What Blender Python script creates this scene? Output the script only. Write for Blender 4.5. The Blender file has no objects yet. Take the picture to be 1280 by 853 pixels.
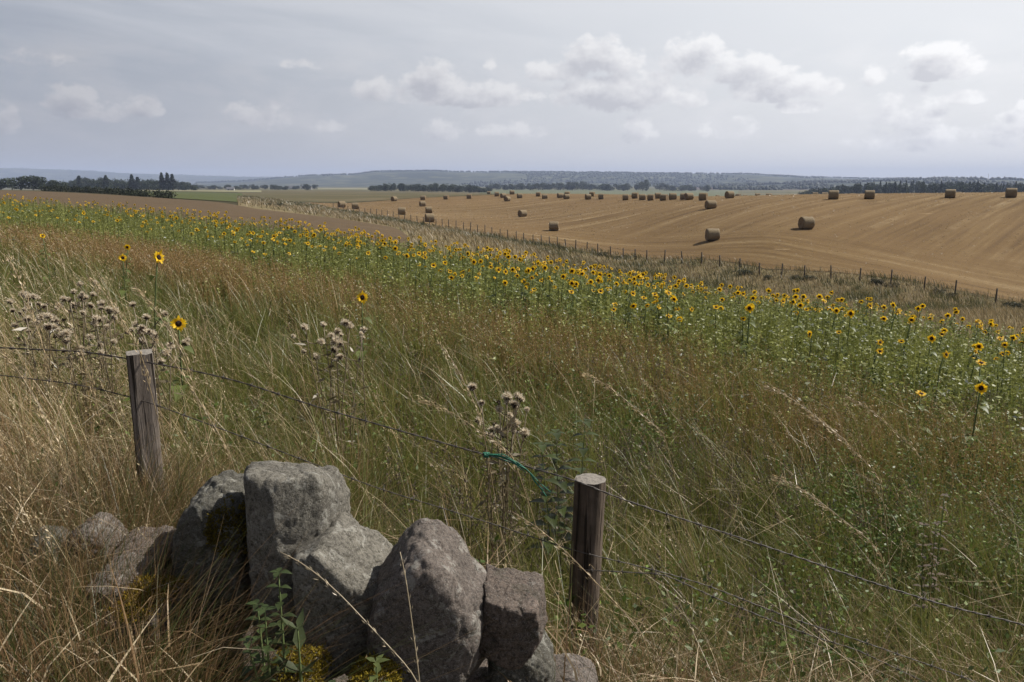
import bpy, bmesh, math, random
import numpy as np
from mathutils import Vector, noise as mnoise

R = math.radians
rng = np.random.default_rng(7)
random.seed(7)
sc = bpy.context.scene
COL = sc.collection

# ------------------------------------------------------------------ camera frame
F, CX, CY, PITCH = 960.0, 640.0, 426.5, math.atan(198.5 / 960.0)
SP, CP_ = math.sin(PITCH), math.cos(PITCH)
EYE = 1.65          # world z of the eye; the ground under the walker is about z = 0


def ray(px, py):
    """direction of a viewing ray, scaled to unit forward distance -> (x/Y, drop/Y)"""
    yc = py - CY
    den = F * CP_ - yc * SP
    return (px - CX) / den, (F * SP + yc * CP_) / den


def at(px, py, Y):
    a, d = ray(px, py)
    return Vector((a * Y, Y, EYE - d * Y))


def proj(x, y, z):
    """world -> picture (1280 px wide)"""
    dz = EYE - z
    zf = y * CP_ + dz * SP
    yc = -y * SP + dz * CP_
    return CX + F * x / zf, CY + F * yc / zf


# ------------------------------------------------------------------ terrain
_pts = []


def D(px, Y, drop):
    a, _ = ray(px, 300)
    _pts.append((a * Y, Y, EYE - drop))


def P(px, py, Y, can=0.0):
    p = at(px, py, Y)
    _pts.append((p.x, p.y, p.z - can))


for px, dr in ((-250, 1.50), (0, 1.52), (320, 1.60), (640, 1.72), (960, 1.80), (1280, 1.90), (1530, 1.95)):
    D(px, 0.6, dr); D(px, 1.5, dr)
for px, dr in ((-250, 1.5), (0, 1.55), (320, 1.75), (640, 1.95), (960, 2.15), (1280, 2.3), (1530, 2.4)):
    D(px, 2.5, dr)
D(-250, 6, 1.65); D(0, 6, 1.72); D(320, 6, 1.98); D(640, 6, 2.2); D(960, 6, 2.5); D(1280, 5, 2.65); D(1530, 5, 2.8)
D(-250, 24, 1.5); D(-250, 60, 1.55); D(-250, 160, 1.6); D(-250, 1000, 12)
P(0, 288, 20, .6); P(0, 246, 40, 1.1); D(0, 100, 1.85); P(0, 238.5, 160); D(0, 400, 3.8); D(0, 1000, 11)
P(215, 264, 34, 1.1); P(215, 249, 130); P(215, 241, 350); D(215, 1000, 9.5)
P(320, 335, 14, .6); P(320, 273, 30, 1.1); P(320, 262, 87); P(320, 256, 110); P(320, 250, 170); P(320, 243, 350); P(320, 238, 900)
P(430, 285, 27, 1.1); P(430, 275, 75); P(430, 266, 125); P(430, 255, 190); P(430, 243, 400); P(430, 238, 900)
P(520, 297, 24, 1.1); P(520, 288, 72); P(520, 282, 100); P(520, 270, 130); P(520, 248, 220); P(520, 241, 450); D(520, 1000, 10.5)
P(640, 395, 10, .6); P(640, 314, 21, 1.1); P(640, 309, 62); P(640, 303, 85); P(640, 284, 105); P(640, 267, 150)
P(640, 252, 190); P(640, 243.5, 230); D(640, 330, 5.2); D(640, 700, 10.5); D(640, 1200, 12.5)
P(800, 327, 76); P(800, 247, 170); D(800, 300, 5.0); D(800, 700, 12)
P(960, 450, 8.5, .6); P(960, 358, 17, 1.1); P(960, 352, 64); P(960, 300, 75); P(960, 279, 85); P(960, 247, 120)
D(960, 200, 4.3); D(960, 400, 9.5); D(960, 800, 15)
P(1280, 530, 7, .6); P(1280, 405, 14, 1.1); P(1280, 395, 40); P(1280, 391, 54); P(1280, 300, 75); P(1280, 246, 105)
D(1280, 200, 4.6); D(1280, 400, 10); D(1280, 800, 15.5)
P(1530, 500, 14, 1.1); P(1530, 420, 45); P(1530, 300, 72); P(1530, 246, 100); D(1530, 200, 4.6); D(1530, 800, 16)
for px in (-250, 0, 320, 640, 960, 1280, 1530):
    D(px, 2600, 15.5); D(px, 9500, 16)

_P = np.array(_pts)


def _uv(x, y):
    a = np.clip(np.arctan2(x, np.maximum(y, 1e-3)), -0.80, 0.80)
    a = np.where(y <= 0, np.clip(np.arctan2(x, 0.001), -.8, .8) * np.minimum(1, np.abs(x)), a)
    r = np.log(np.clip(np.hypot(x, y), 0.5, 11000))
    return a * 2.0, r


def _tps(d2):
    return 0.5 * d2 * np.log(d2 + 1e-12)


_u, _v = _uv(_P[:, 0], _P[:, 1])
_n = len(_P)
_K = _tps((_u[:, None] - _u) ** 2 + (_v[:, None] - _v) ** 2) + 2e-3 * np.eye(_n)
_Q = np.stack([np.ones(_n), _u, _v], 1)
_A = np.block([[_K, _Q], [_Q.T, np.zeros((3, 3))]])
_W = np.linalg.solve(_A, np.concatenate([_P[:, 2], np.zeros(3)]))


def H(x, y):
    """height of the ground"""
    x = np.asarray(x, float); y = np.asarray(y, float)
    shp = np.broadcast(x, y).shape
    x = np.broadcast_to(x, shp).ravel(); y = np.broadcast_to(y, shp).ravel()
    out = np.empty(x.shape)
    for i in range(0, len(x), 40000):
        u, v = _uv(x[i:i + 40000], y[i:i + 40000])
        k = _tps((u[:, None] - _u) ** 2 + (v[:, None] - _v) ** 2)
        out[i:i + 40000] = k @ _W[:_n] + _W[_n] + u * _W[_n + 1] + v * _W[_n + 2]
    r = np.hypot(x, y)
    out += 0.03 * np.sin(x * 1.7 + 1) * np.sin(y * 1.3) * np.exp(-r / 60)
    return out.reshape(shp)


def h1(x, y):
    return float(H(np.array([x]), np.array([y]))[0])


def ipx(px, *tab):
    t = np.array(tab, float)
    return np.interp(px, t[:, 0], t[:, 1])


def col_of(px):
    return (np.asarray(px, float) - CX) / 968.0


STRIP_FAR = ((-300, 56), (0, 49), (215, 40), (320, 34), (430, 29.5), (520, 25.5), (640, 22), (960, 17), (1280, 14), (1600, 11))
STRIP_NEAR = ((-300, 24), (0, 20), (200, 17.5), (320, 14), (640, 10), (960, 8.5), (1280, 7), (1600, 6))
FENCE = ((300, 215), (385, 160), (430, 127), (520, 101), (640, 86), (800, 76), (960, 65), (1280, 55), (1600, 47))

# ------------------------------------------------------------------ materials


def new_mat(name):
    m = bpy.data.materials.new(name); m.use_nodes = True
    nt = m.node_tree; nt.nodes.clear()
    return m, nt


class N:
    """small node-tree writer"""
    def __init__(s, nt):
        s.nt = nt

    def node(s, t, **kw):
        n = s.nt.nodes.new(t)
        for k, v in kw.items():
            setattr(n, k, v)
        return n

    def put(s, sock, v):
        if isinstance(v, bpy.types.NodeSocket):
            s.nt.links.new(v, sock)
        else:
            sock.default_value = v

    def m(s, op, a, b=0.0, c=0.0, clamp=False):
        n = s.node('ShaderNodeMath', operation=op, use_clamp=clamp)
        s.put(n.inputs[0], a); s.put(n.inputs[1], b); s.put(n.inputs[2], c)
        return n.outputs[0]

    def noise(s, vec, scale, detail=4, rough=.55, out=0, dist=0.0):
        n = s.node('ShaderNodeTexNoise')
        if vec is not None:
            s.put(n.inputs['Vector'], vec)
        n.inputs['Scale'].default_value = scale; n.inputs['Detail'].default_value = detail
        n.inputs['Roughness'].default_value = rough; n.inputs['Distortion'].default_value = dist
        return n.outputs[out]

    def ramp(s, fac, stops, interp='LINEAR'):
        n = s.node('ShaderNodeValToRGB'); n.color_ramp.interpolation = interp
        e = n.color_ramp.elements
        while len(e) < len(stops):
            e.new(0.5)
        for i, (p, c) in enumerate(stops):
            e[i].position = p; e[i].color = tuple(c) + (1,) if len(c) == 3 else c
        s.put(n.inputs[0], fac)
        return n.outputs[0]

    def mix(s, f, a, b, blend='MIX'):
        n = s.node('ShaderNodeMix', data_type='RGBA', blend_type=blend)
        s.put(n.inputs[0], f)
        for i, v in ((6, a), (7, b)):
            if not isinstance(v, bpy.types.NodeSocket) and len(v) == 3:
                v = tuple(v) + (1,)
            s.put(n.inputs[i], v)
        return n.outputs[2]

    def mapping(s, vec, scale=(1, 1, 1), rot=(0, 0, 0), loc=(0, 0, 0)):
        n = s.node('ShaderNodeMapping'); s.put(n.inputs[0], vec)
        n.inputs['Scale'].default_value = scale; n.inputs['Rotation'].default_value = rot; n.inputs['Location'].default_value = loc
        return n.outputs[0]

    def obj(s):
        return s.node('ShaderNodeTexCoord').outputs['Object']

    def pos(s):
        return s.node('ShaderNodeNewGeometry').outputs['Position']

    def bsdf(s, color, rough=.8, bump=None, bstr=.3, bdist=.02, spec=.3):
        b = s.node('ShaderNodeBsdfPrincipled')
        s.put(b.inputs['Base Color'], color); s.put(b.inputs['Roughness'], rough)
        b.inputs['Specular IOR Level'].default_value = spec
        if bump is not None:
            n = s.node('ShaderNodeBump'); n.inputs['Strength'].default_value = bstr; n.inputs['Distance'].default_value = bdist
            s.put(n.inputs['Height'], bump); s.nt.links.new(n.outputs[0], b.inputs['Normal'])
        return b.outputs[0]

    def out(s, surf):
        o = s.node('ShaderNodeOutputMaterial'); s.nt.links.new(surf, o.inputs['Surface'])


def mat_leafy(name, trans=.35, rough=.55, spec=.3):
    """thin vegetation coloured by its own colour attribute, letting some light through"""
    m, nt = new_mat(name); n = N(nt)
    c = n.node('ShaderNodeAttribute', attribute_name='Col').outputs['Color']
    b = n.bsdf(c, rough, spec=spec)
    t = n.node('ShaderNodeBsdfTranslucent'); n.put(t.inputs[0], c)
    mx = n.node('ShaderNodeMixShader'); mx.inputs[0].default_value = trans
    nt.links.new(b, mx.inputs[1]); nt.links.new(t.outputs[0], mx.inputs[2])
    n.out(mx.outputs[0])
    return m


def mat_plain(name, colr, rough=.8, var=.25, scale=20, bump=.2, trans=0, spec=.3, bdist=.01):
    m, nt = new_mat(name); n = N(nt)
    v = n.obj()
    f = n.noise(v, scale, 5)
    c = n.mix(f, tuple(x * (1 - var) for x in colr), tuple(x * (1 + var) for x in colr))
    b = n.bsdf(c, rough, f, bump, bdist, spec)
    if trans:
        t = n.node('ShaderNodeBsdfTranslucent'); n.put(t.inputs[0], c)
        mx = n.node('ShaderNodeMixShader'); mx.inputs[0].default_value = trans
        nt.links.new(b, mx.inputs[1]); nt.links.new(t.outputs[0], mx.inputs[2]); b = mx.outputs[0]
    n.out(b)
    return m


def mat_ground():
    m, nt = new_mat('meadow soil'); n = N(nt)
    p = n.pos()
    a = n.noise(p, 0.9, 6, .6); b = n.noise(p, 14, 5, .7); big = n.noise(p, .004, 5, .6)
    near = n.mix(a, (.05, .036, .018), (.04, .042, .015))
    near = n.mix(b, n.mix(.5, near, (.03, .025, .015)), near)
    far = n.ramp(big, [(.3, (.05, .055, .026)), (.45, (.085, .08, .036)), (.5, (.13, .105, .056)), (.58, (.06, .065, .028)), (.7, (.10, .082, .044))], 'CONSTANT')
    far = n.mix(.5, far, n.mix(n.noise(p, .05, 5), (.06, .065, .025), (.14, .12, .06)))
    l = n.node('ShaderNodeVectorMath', operation='LENGTH'); n.put(l.inputs[0], p)
    f = n.node('ShaderNodeMapRange'); f.inputs['From Min'].default_value = 250; f.inputs['From Max'].default_value = 600
    n.put(f.inputs[0], l.outputs['Value'])
    n.out(n.bsdf(n.mix(f.outputs[0], near, far), .95, b, .6, .05, .1))
    return m


ROW_ROT = -math.atan2(.73, .68)     # turns world x, y into (along the rows, across them)


def mat_stubble():
    m, nt = new_mat('straw stubble'); n = N(nt)
    p = n.pos()
    # rows run square to the fence; the headland rows run along it
    rows = n.mapping(p, (1, 1, 1), (0, 0, R(-47)))
    warp = n.noise(p, .03, 3)
    sx = n.node('ShaderNodeSeparateXYZ'); n.put(sx.inputs[0], rows)
    across = n.m('ADD', sx.outputs[1], n.m('MULTIPLY', warp, 1.6))
    cmb = n.node('ShaderNodeCombineXYZ'); n.put(cmb.inputs[0], n.m('MULTIPLY', sx.outputs[0], .018)); n.put(cmb.inputs[1], n.m('MULTIPLY', across, .62))
    r1 = n.noise(cmb.outputs[0], 1.0, 8, .72)
    cm2 = n.node('ShaderNodeCombineXYZ'); n.put(cm2.inputs[0], n.m('MULTIPLY', sx.outputs[0], .5)); n.put(cm2.inputs[1], n.m('MULTIPLY', sx.outputs[1], .03))
    r2 = n.noise(cm2.outputs[0], 1.0, 8, .72)
    # distance from the fence along t = .68x+.73y
    dt = n.m('ADD', sx.outputs[0], n.m('MULTIPLY', n.noise(p, .05, 3), 14))
    hf = n.node('ShaderNodeMapRange', interpolation_type='SMOOTHSTEP'); n.put(hf.inputs[0], dt)
    hf.inputs['From Min'].default_value = 77; hf.inputs['From Max'].default_value = 92
    r = n.node('ShaderNodeMix', data_type='FLOAT'); n.put(r.inputs[0], hf.outputs[0]); n.put(r.inputs[2], r2); n.put(r.inputs[3], r1)
    fine = n.noise(p, 2.2, 8, .8)
    patch = n.noise(p, .035, 4, .6)
    c = n.ramp(r.outputs[0], [(.36, (.080, .049, .022)), (.45, (.122, .078, .035)), (.51, (.146, .095, .043)), (.57, (.177, .121, .058)), (.67, (.27, .20, .11))])
    ph = n.m('FRACT', n.m('MULTIPLY', n.m('ADD', sx.outputs[1], n.m('MULTIPLY', n.noise(p, .05, 2), .9)), 1 / 6.2))
    ln = n.m('MULTIPLY', n.m('LESS_THAN', n.m('ABSOLUTE', n.m('SUBTRACT', ph, .5)), .075), hf.outputs[0])
    c = n.mix(n.m('MULTIPLY', ln, n.ramp(n.noise(p, .09, 5, .7), [(.46, (0, 0, 0)), (.66, (.6, .6, .6))])), c, (.31, .235, .135))
    trk = n.m('MULTIPLY', n.m('LESS_THAN', n.m('ABSOLUTE', n.m('SUBTRACT', n.m('ABSOLUTE', n.m('SUBTRACT', ph, .5)), .2)), .035), hf.outputs[0])
    c = n.mix(n.m('MULTIPLY', trk, n.ramp(n.noise(p, .06, 4, .6), [(.42, (0, 0, 0)), (.6, (.6, .6, .6))])), c, (.09, .057, .03))
    c = n.mix(n.ramp(fine, [(.36, (.5, .5, .5)), (.58, (0, 0, 0))]), c, (.085, .055, .028))
    c = n.mix(n.ramp(patch, [(.35, (0, 0, 0)), (.7, (.55, .55, .55))]), c, (.165, .107, .052))
    w = n.noise(n.mapping(p, (.35, .9, 1), (0, 0, R(-20))), .22, 6, .7)
    c = n.mix(n.ramp(w, [(.66, (0, 0, 0)), (.72, (.6, .6, .6))]), c, (.34, .25, .14))
    n.out(n.bsdf(c, .95, fine, .35, .06, .05))
    return m


def mat_field(name, a, b, sc1=.25, stretch=(1, 1, 1), rot=0, c3=None, fine=2.5):
    m, nt = new_mat(name); n = N(nt)
    p = n.pos()
    f = n.noise(n.mapping(p, stretch, (0, 0, rot)), sc1, 6, .65)
    g = n.noise(p, fine, 5, .7)
    c = n.mix(n.ramp(f, [(.3, (0, 0, 0)), (.7, (1, 1, 1))]), a, b)
    if c3:
        c = n.mix(n.ramp(n.noise(p, sc1 * .3, 4), [(.5, (0, 0, 0)), (.62, (1, 1, 1))]), c, c3)
    c = n.mix(n.m('MULTIPLY', g, .5), c, tuple(x * .6 for x in a))
    n.out(n.bsdf(c, .95, g, .7, .12, .1))
    return m


def mat_stone(name, c1, c2, dark, lichen=(.42, .41, .36), seed=0.0, lich=.62):
    m, nt = new_mat(name); n = N(nt)
    v = n.mapping(n.obj(), (1, 1, 1), (0, 0, 0), (seed, seed * .7, seed * 1.3))
    a = n.noise(v, 7, 8, .7); b = n.noise(v, 95, 6, .75); g = n.noise(v, 330, 3, .7)
    c = n.mix(n.ramp(a, [(.35, (0, 0, 0)), (.65, (1, 1, 1))]), c1, c2)
    c = n.mix(n.ramp(b, [(.38, (.9, .9, .9)), (.54, (0, 0, 0))]), c, dark)
    c = n.mix(n.ramp(n.noise(v, 22, 6, .7, dist=.6), [(lich - .06, (0, 0, 0)), (lich, (.38, .38, .38))]), c, lichen)
    c = n.mix(n.ramp(n.noise(v, 13, 7, .75, dist=1.0), [(.56, (0, 0, 0)), (.62, (.55, .55, .55))]), c, (.055, .05, .035))
    c = n.mix(n.ramp(g, [(.55, (0, 0, 0)), (.75, (.5, .5, .5))]), c, (.5, .49, .46))
    vo = n.node('ShaderNodeTexVoronoi'); n.put(vo.inputs['Vector'], v); vo.inputs['Scale'].default_value = 60
    pit = n.ramp(vo.outputs['Distance'], [(.08, (0, 0, 0)), (.3, (1, 1, 1))])
    hgt = n.m('ADD', n.m('MULTIPLY', b, .7), n.m('ADD', n.m('MULTIPLY', g, .25), n.m('MULTIPLY', pit, .18)))
    n.out(n.bsdf(c, .92, hgt, .9, .012, .2))
    return m


def mat_wood(name, c1, c2, seed=0):
    m, nt = new_mat(name); n = N(nt)
    v = n.mapping(n.obj(), (1, 1, .08), (0, 0, 0), (seed, seed, 0))
    a = n.noise(v, 45, 6, .65); b = n.noise(n.obj(), 12, 5)
    c = n.mix(n.ramp(a, [(.35, (0, 0, 0)), (.65, (1, 1, 1))]), c1, c2)
    c = n.mix(n.ramp(b, [(.5, (0, 0, 0)), (.75, (.6, .6, .6))]), c, tuple(x * .45 for x in c1))
    ck = n.noise(n.mapping(n.obj(), (1, 1, .035), (0, 0, 0), (seed * 2, 0, 0)), 70, 3, .5)
    c = n.mix(n.ramp(ck, [(.36, (.9, .9, .9)), (.42, (0, 0, 0))]), c, (.02, .016, .012))
    n.out(n.bsdf(c, .9, n.m('ADD', a, n.ramp(ck, [(.36, (0, 0, 0)), (.44, (1, 1, 1))])), .9, .008, .15))
    return m


GRASS_M = mat_leafy('grass blades', .42, .4, .5)
DRY_M = mat_leafy('dry straw', .3, .42, .5)
LEAF_M = mat_leafy('weed leaves', .32, .5, .35)
PETAL_M = mat_leafy('yellow petals', .4, .5, .2)
FLUFF_M = mat_leafy('seed down', .45, .9, .05)
TREE_M = mat_leafy('tree foliage', .15, .6, .2)
GROUND_M = mat_ground()
STUBBLE_M = mat_stubble()
SOIL_M = mat_field('brown tilled soil', (.082, .056, .032), (.125, .088, .05), .12, (1, 6, 1), R(50), None, 1.2)
PASTURE_M = mat_field('olive pasture', (.075, .068, .032), (.11, .092, .048), .06, (1, 3, 1), R(20), (.14, .11, .06))
GREEN_M = mat_field('bright green ley', (.066, .078, .028), (.082, .09, .034), .03)
VERGE_M = mat_field('rough tan verge', (.13, .105, .05), (.23, .18, .10), .3, (1, 3, 1), R(45), (.07, .07, .03))
BALE_M = mat_plain('baled straw', (.19, .145, .085), .9, .35, 9, .6, bdist=.05)
BALE_END_M = mat_plain('cut straw ends', (.17, .115, .06), .9, .4, 12, .7, bdist=.05)
NET_M = mat_plain('pale net wrap', (.40, .36, .30), .7, .2, 14, .3)
STEM_M = mat_plain('green stems', (.10, .13, .045), .7, .3, 20, .2)
DISC_M = mat_plain('seed disc', (.025, .013, .008), .9, .5, 120, .8, bdist=.004)
BARK_M = mat_plain('bark', (.06, .05, .04), .9, .3, 6, .5)
WIRE_M = mat_plain('rusty galvanised wire', (.065, .053, .044), .55, .5, 60, .2, spec=.5)
TWINE_M = mat_plain('green baler twine', (.02, .14, .085), .6, .35, 120, .4, spec=.4)
MOSS_M = mat_leafy('moss', .2, .9, .05)
FENCEPOST_M = mat_wood('dark weathered post', (.07, .058, .046), (.12, .10, .078))
WOOD_GREY_M = mat_wood('weathered grey brown wood', (.12, .098, .08), (.23, .195, .165), 3)
WOOD_DARK_M = mat_wood('dark round wood', (.06, .046, .035), (.135, .105, .08), 5)
WOOD_TOP_M = mat_plain('cut end grain', (.19, .17, .145), .85, .45, 60, .8)
WHITE_M = mat_plain('white harled wall', (.5, .49, .46), .9, .05, .5, .1)
SLATE_M = mat_plain('slate roof', (.12, .12, .13), .7, .2, 1, .2)
STEEL_M = mat_plain('grey steel', (.25, .25, .26), .5, .1, 2, .1)

# ------------------------------------------------------------------ objects


def tag(o, label=None, cat=None, group=None, kind=None):
    if label: o['label'] = label
    if cat: o['category'] = cat
    if group: o['group'] = group
    if kind: o['kind'] = kind
    return o


def empty(name, loc, label=None, cat=None, group=None, rz=0):
    o = bpy.data.objects.new(name, None); COL.objects.link(o)
    o.location = loc; o.rotation_euler = (0, 0, rz); o.empty_display_size = .2
    return tag(o, label, cat, group)


def raw_mesh(name, V, Q=None, T=None, C=None, smooth=False):
    """numpy arrays -> mesh; Q quads, T triangles, C per-vertex colour"""
    me = bpy.data.meshes.new(name)
    V = np.ascontiguousarray(V, np.float32).reshape(-1, 3)
    q = np.zeros((0, 4), np.int32) if Q is None else np.ascontiguousarray(Q, np.int32)
    t = np.zeros((0, 3), np.int32) if T is None else np.ascontiguousarray(T, np.int32)
    nl = q.size + t.size
    me.vertices.add(len(V)); me.vertices.foreach_set('co', V.ravel())
    me.loops.add(nl); me.polygons.add(len(q) + len(t))
    me.loops.foreach_set('vertex_index', np.concatenate([q.ravel(), t.ravel()]))
    st = np.concatenate([np.arange(len(q)) * 4, q.size + np.arange(len(t)) * 3]).astype(np.int32)
    me.polygons.foreach_set('loop_start', st)
    if smooth:
        me.polygons.foreach_set('use_smooth', np.ones(len(q) + len(t), bool))
    me.update(calc_edges=True)
    if C is not None:
        a = me.color_attributes.new('Col', 'FLOAT_COLOR', 'POINT')
        C4 = np.ones((len(V), 4), np.float32); C4[:, :3] = np.clip(C, 0, 1)
        a.data.foreach_set('color', C4.ravel())
    me.validate()
    return me


def link(name, me, mat=None, parent=None, loc=None):
    o = bpy.data.objects.new(name, me); COL.objects.link(o)
    if mat and not me.materials:
        me.materials.append(mat)
    if parent: o.parent = parent
    if loc is not None: o.location = loc
    return o


class Bag:
    """collects vertex/face/colour arrays of one mesh"""
    def __init__(s):
        s.V, s.Q, s.T, s.C, s.n = [], [], [], [], 0

    def add(s, V, Q=None, T=None, C=None):
        V = np.asarray(V, float).reshape(-1, 3)
        if Q is not None and len(Q): s.Q.append(np.asarray(Q) + s.n)
        if T is not None and len(T): s.T.append(np.asarray(T) + s.n)
        C = np.broadcast_to(np.asarray((.5, .5, .5) if C is None else C, float), V.shape)
        s.V.append(V); s.C.append(C); s.n += len(V)

    def mesh(s, name, smooth=False):
        return raw_mesh(name, np.concatenate(s.V), np.concatenate(s.Q) if s.Q else None,
                        np.concatenate(s.T) if s.T else None, np.concatenate(s.C), smooth)


def sheet(name, px0, px1, near, far, nx, ny, off, mat, geo=True):
    """a piece of ground between two distance curves, lying on the terrain"""
    pxs = np.linspace(px0, px1, nx)
    yn, yf = near(pxs), far(pxs)
    t = np.linspace(0, 1, ny)
    Y = yn[None] * (yf / yn)[None] ** t[:, None] if geo else yn[None] + (yf - yn)[None] * t[:, None]
    X = col_of(pxs)[None] * Y
    Z = H(X, Y) + off
    V = np.stack([X, Y, Z], -1).reshape(-1, 3)
    i = np.arange(ny - 1)[:, None] * nx + np.arange(nx - 1)
    Q = np.stack([i, i + 1, i + nx + 1, i + nx], -1).reshape(-1, 4)
    o = link(name, raw_mesh(name, V, Q, smooth=True), mat)
    return tag(o, kind='structure')


def tab(t):
    return lambda p: ipx(p, *t)


# ground: one sheet to the horizon
th = np.concatenate([np.linspace(-45, 45, 361), np.linspace(45, 315, 91)[1:-1]])
th = np.radians(th); nr = 420
rr = np.exp(np.linspace(math.log(.25), math.log(9000), nr))
X = np.sin(th)[None] * rr[:, None]; Y = np.cos(th)[None] * rr[:, None]
V = np.stack([X, Y, H(X, Y)], -1).reshape(-1, 3)
nt_ = len(th)
i = np.arange(nr - 1)[:, None] * nt_; j = np.arange(nt_)[None]; j2 = (j + 1) % nt_
Q = np.stack([i + j, i + j2, i + j2 + nt_, i + j + nt_], -1).reshape(-1, 4)[:, ::-1]
V = np.concatenate([V, [[0, 0, h1(0, .01)]]])
T = np.stack([np.full(nt_, len(V) - 1), (np.arange(nt_) + 1) % nt_, np.arange(nt_)], -1)
tag(link('ground', raw_mesh('ground', V, Q, T, smooth=True), GROUND_M), kind='structure')

# the fields beyond the flower strip
STUB_FAR = tab(((385, 182), (430, 192), (520, 219), (620, 232), (640, 300), (800, 260), (960, 200), (1280, 170), (1600, 160)))
sheet('stubble_field', 383, 1600, lambda p: tab(FENCE)(p) + 2.0, STUB_FAR, 260, 110, .06, STUBBLE_M)
PL_FAR = ((-300, 185), (0, 168), (100, 150), (215, 130), (320, 88), (430, 76), (490, 64), (520, 40))
sheet('ploughed_field', -300, 515, lambda p: tab(STRIP_FAR)(p) + .8, tab(PL_FAR), 160, 60, .06, SOIL_M)
sheet('verge', 300, 1600, lambda p: np.maximum(tab(STRIP_FAR)(p) + 1.2, np.where(p < 512, tab(PL_FAR)(p) + .3, 0)),
      lambda p: tab(FENCE)(p) + 1.9, 200, 50, .045, VERGE_M)
sheet('green_field', 125, 306, tab(((125, 190), (215, 136), (306, 128))), tab(((125, 420), (306, 400))), 40, 40, .08, GREEN_M)
sheet('pasture', 300, 640, tab(((300, 150), (385, 188), (430, 197), (520, 223), (620, 236), (640, 306))), tab(((300, 800), (640, 900))), 80, 40, .05, PASTURE_M)
PALE_M = mat_field('pale cut meadow', (.20, .19, .11), (.24, .22, .13), .02)
SAGE_M = mat_field('pale green plain', (.10, .11, .06), (.13, .135, .075), .01)
PURPLE_M = mat_field('bare plum plain', (.085, .065, .06), (.10, .075, .065), .01)
sheet('pale_field', 395, 478, lambda p: p * 0 + 1150, lambda p: p * 0 + 1750, 12, 10, .25, PALE_M)
sheet('sage_field', 600, 920, lambda p: p * 0 + 700, lambda p: p * 0 + 1550, 30, 20, .25, SAGE_M)
sheet('plum_field', 850, 1030, lambda p: p * 0 + 1650, lambda p: p * 0 + 2400, 30, 20, .25, PURPLE_M)
sheet('tan_field', 100, 330, lambda p: p * 0 + 450, lambda p: p * 0 + 760, 30, 20, .2, PALE_M)

# ------------------------------------------------------------------ hills
HILL_M, nt = new_mat('wooded hillside'); n = N(nt)
p = n.pos()
pt = n.noise(n.mapping(p, (.55, .9, 1)), .0036, 4, .55)
c = n.ramp(pt, [(.3, (.018, .026, .018)), (.46, (.10, .105, .06)), (.49, (.022, .03, .02)), (.56, (.075, .085, .045)), (.60, (.13, .12, .07)), (.63, (.018, .026, .018))], 'CONSTANT')
c = n.mix(n.m('MULTIPLY', n.noise(p, .02, 6, .7), .6), c, (.03, .035, .02))
n.out(n.bsdf(c, .95, spec=.1))


def hills(name, prof, dist, front, back, seed):
    pxs = np.linspace(prof[0][0], prof[-1][0], 420)
    py = ipx(pxs, *prof)
    _, d = ray(pxs, py)
    top = EYE - d * dist
    wob = np.array([mnoise.fractal(Vector((q * .02, seed, 0)), 1.0, 2.0, 5) for q in pxs])
    top = top + wob * 3.0
    t = np.linspace(0, 1, 60)
    Yr = np.concatenate([front + (dist - front) * t, dist + (back - dist) * t[1:]])
    s = np.concatenate([t * t * (3 - 2 * t), 1 - t[1:] * .8])
    a = col_of(pxs)
    X = a[None] * Yr[:, None]; Yg = np.broadcast_to(Yr[:, None], X.shape)
    bump = np.array([[mnoise.fractal(Vector((x * .0011, y * .0011, seed)), 1.0, 2.0, 4) for x, y in zip(rx[::6], ry[::6])] for rx, ry in zip(X, Yg)])
    bump = np.stack([np.interp(np.arange(420), np.arange(0, 420, 6), b) for b in bump])
    base = EYE - 17.5
    Z = base + (top - base)[None] * np.clip(s[:, None] + bump * .16 * (s * (1 - s) * 4)[:, None], 0, 1)
    V = np.stack([X, Yg, Z], -1).reshape(-1, 3)
    nx, ny = 420, len(Yr)
    i = np.arange(ny - 1)[:, None] * nx + np.arange(nx - 1)
    Q = np.stack([i, i + 1, i + nx + 1, i + nx], -1).reshape(-1, 4)
    o = tag(link(name, raw_mesh(name, V, Q, smooth=True), HILL_M), kind='structure')
    return X, Yg, Z, s


HILL_A = ((250, 229), (310, 227), (350, 223), (400, 219.5), (440, 219), (470, 215.5), (530, 214), (545, 214.5), (600, 216), (700, 216),
          (800, 217), (900, 218), (930, 218.5), (960, 220), (1000, 222), (1060, 223.5), (1130, 224.5), (1200, 225), (1280, 226), (1420, 226), (1700, 228))
HILL_B = ((-420, 214), (-100, 209), (0, 210), (50, 211), (100, 213), (160, 216.5), (250, 219.5), (300, 221), (360, 222), (480, 223), (640, 225), (800, 228))
HILL_C = ((820, 236), (900, 234), (960, 231), (1030, 229), (1100, 226.5), (1190, 224.2), (1230, 225.5), (1300, 227), (1420, 227), (1700, 230))
ha = hills('hills', HILL_A, 4300, 2500, 5600, 3.1)
hb = hills('far_hills', HILL_B, 7300, 5400, 8600, 8.4)
hc = hills('near_hills', HILL_C, 2500, 1500, 3000, 5.2)


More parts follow.
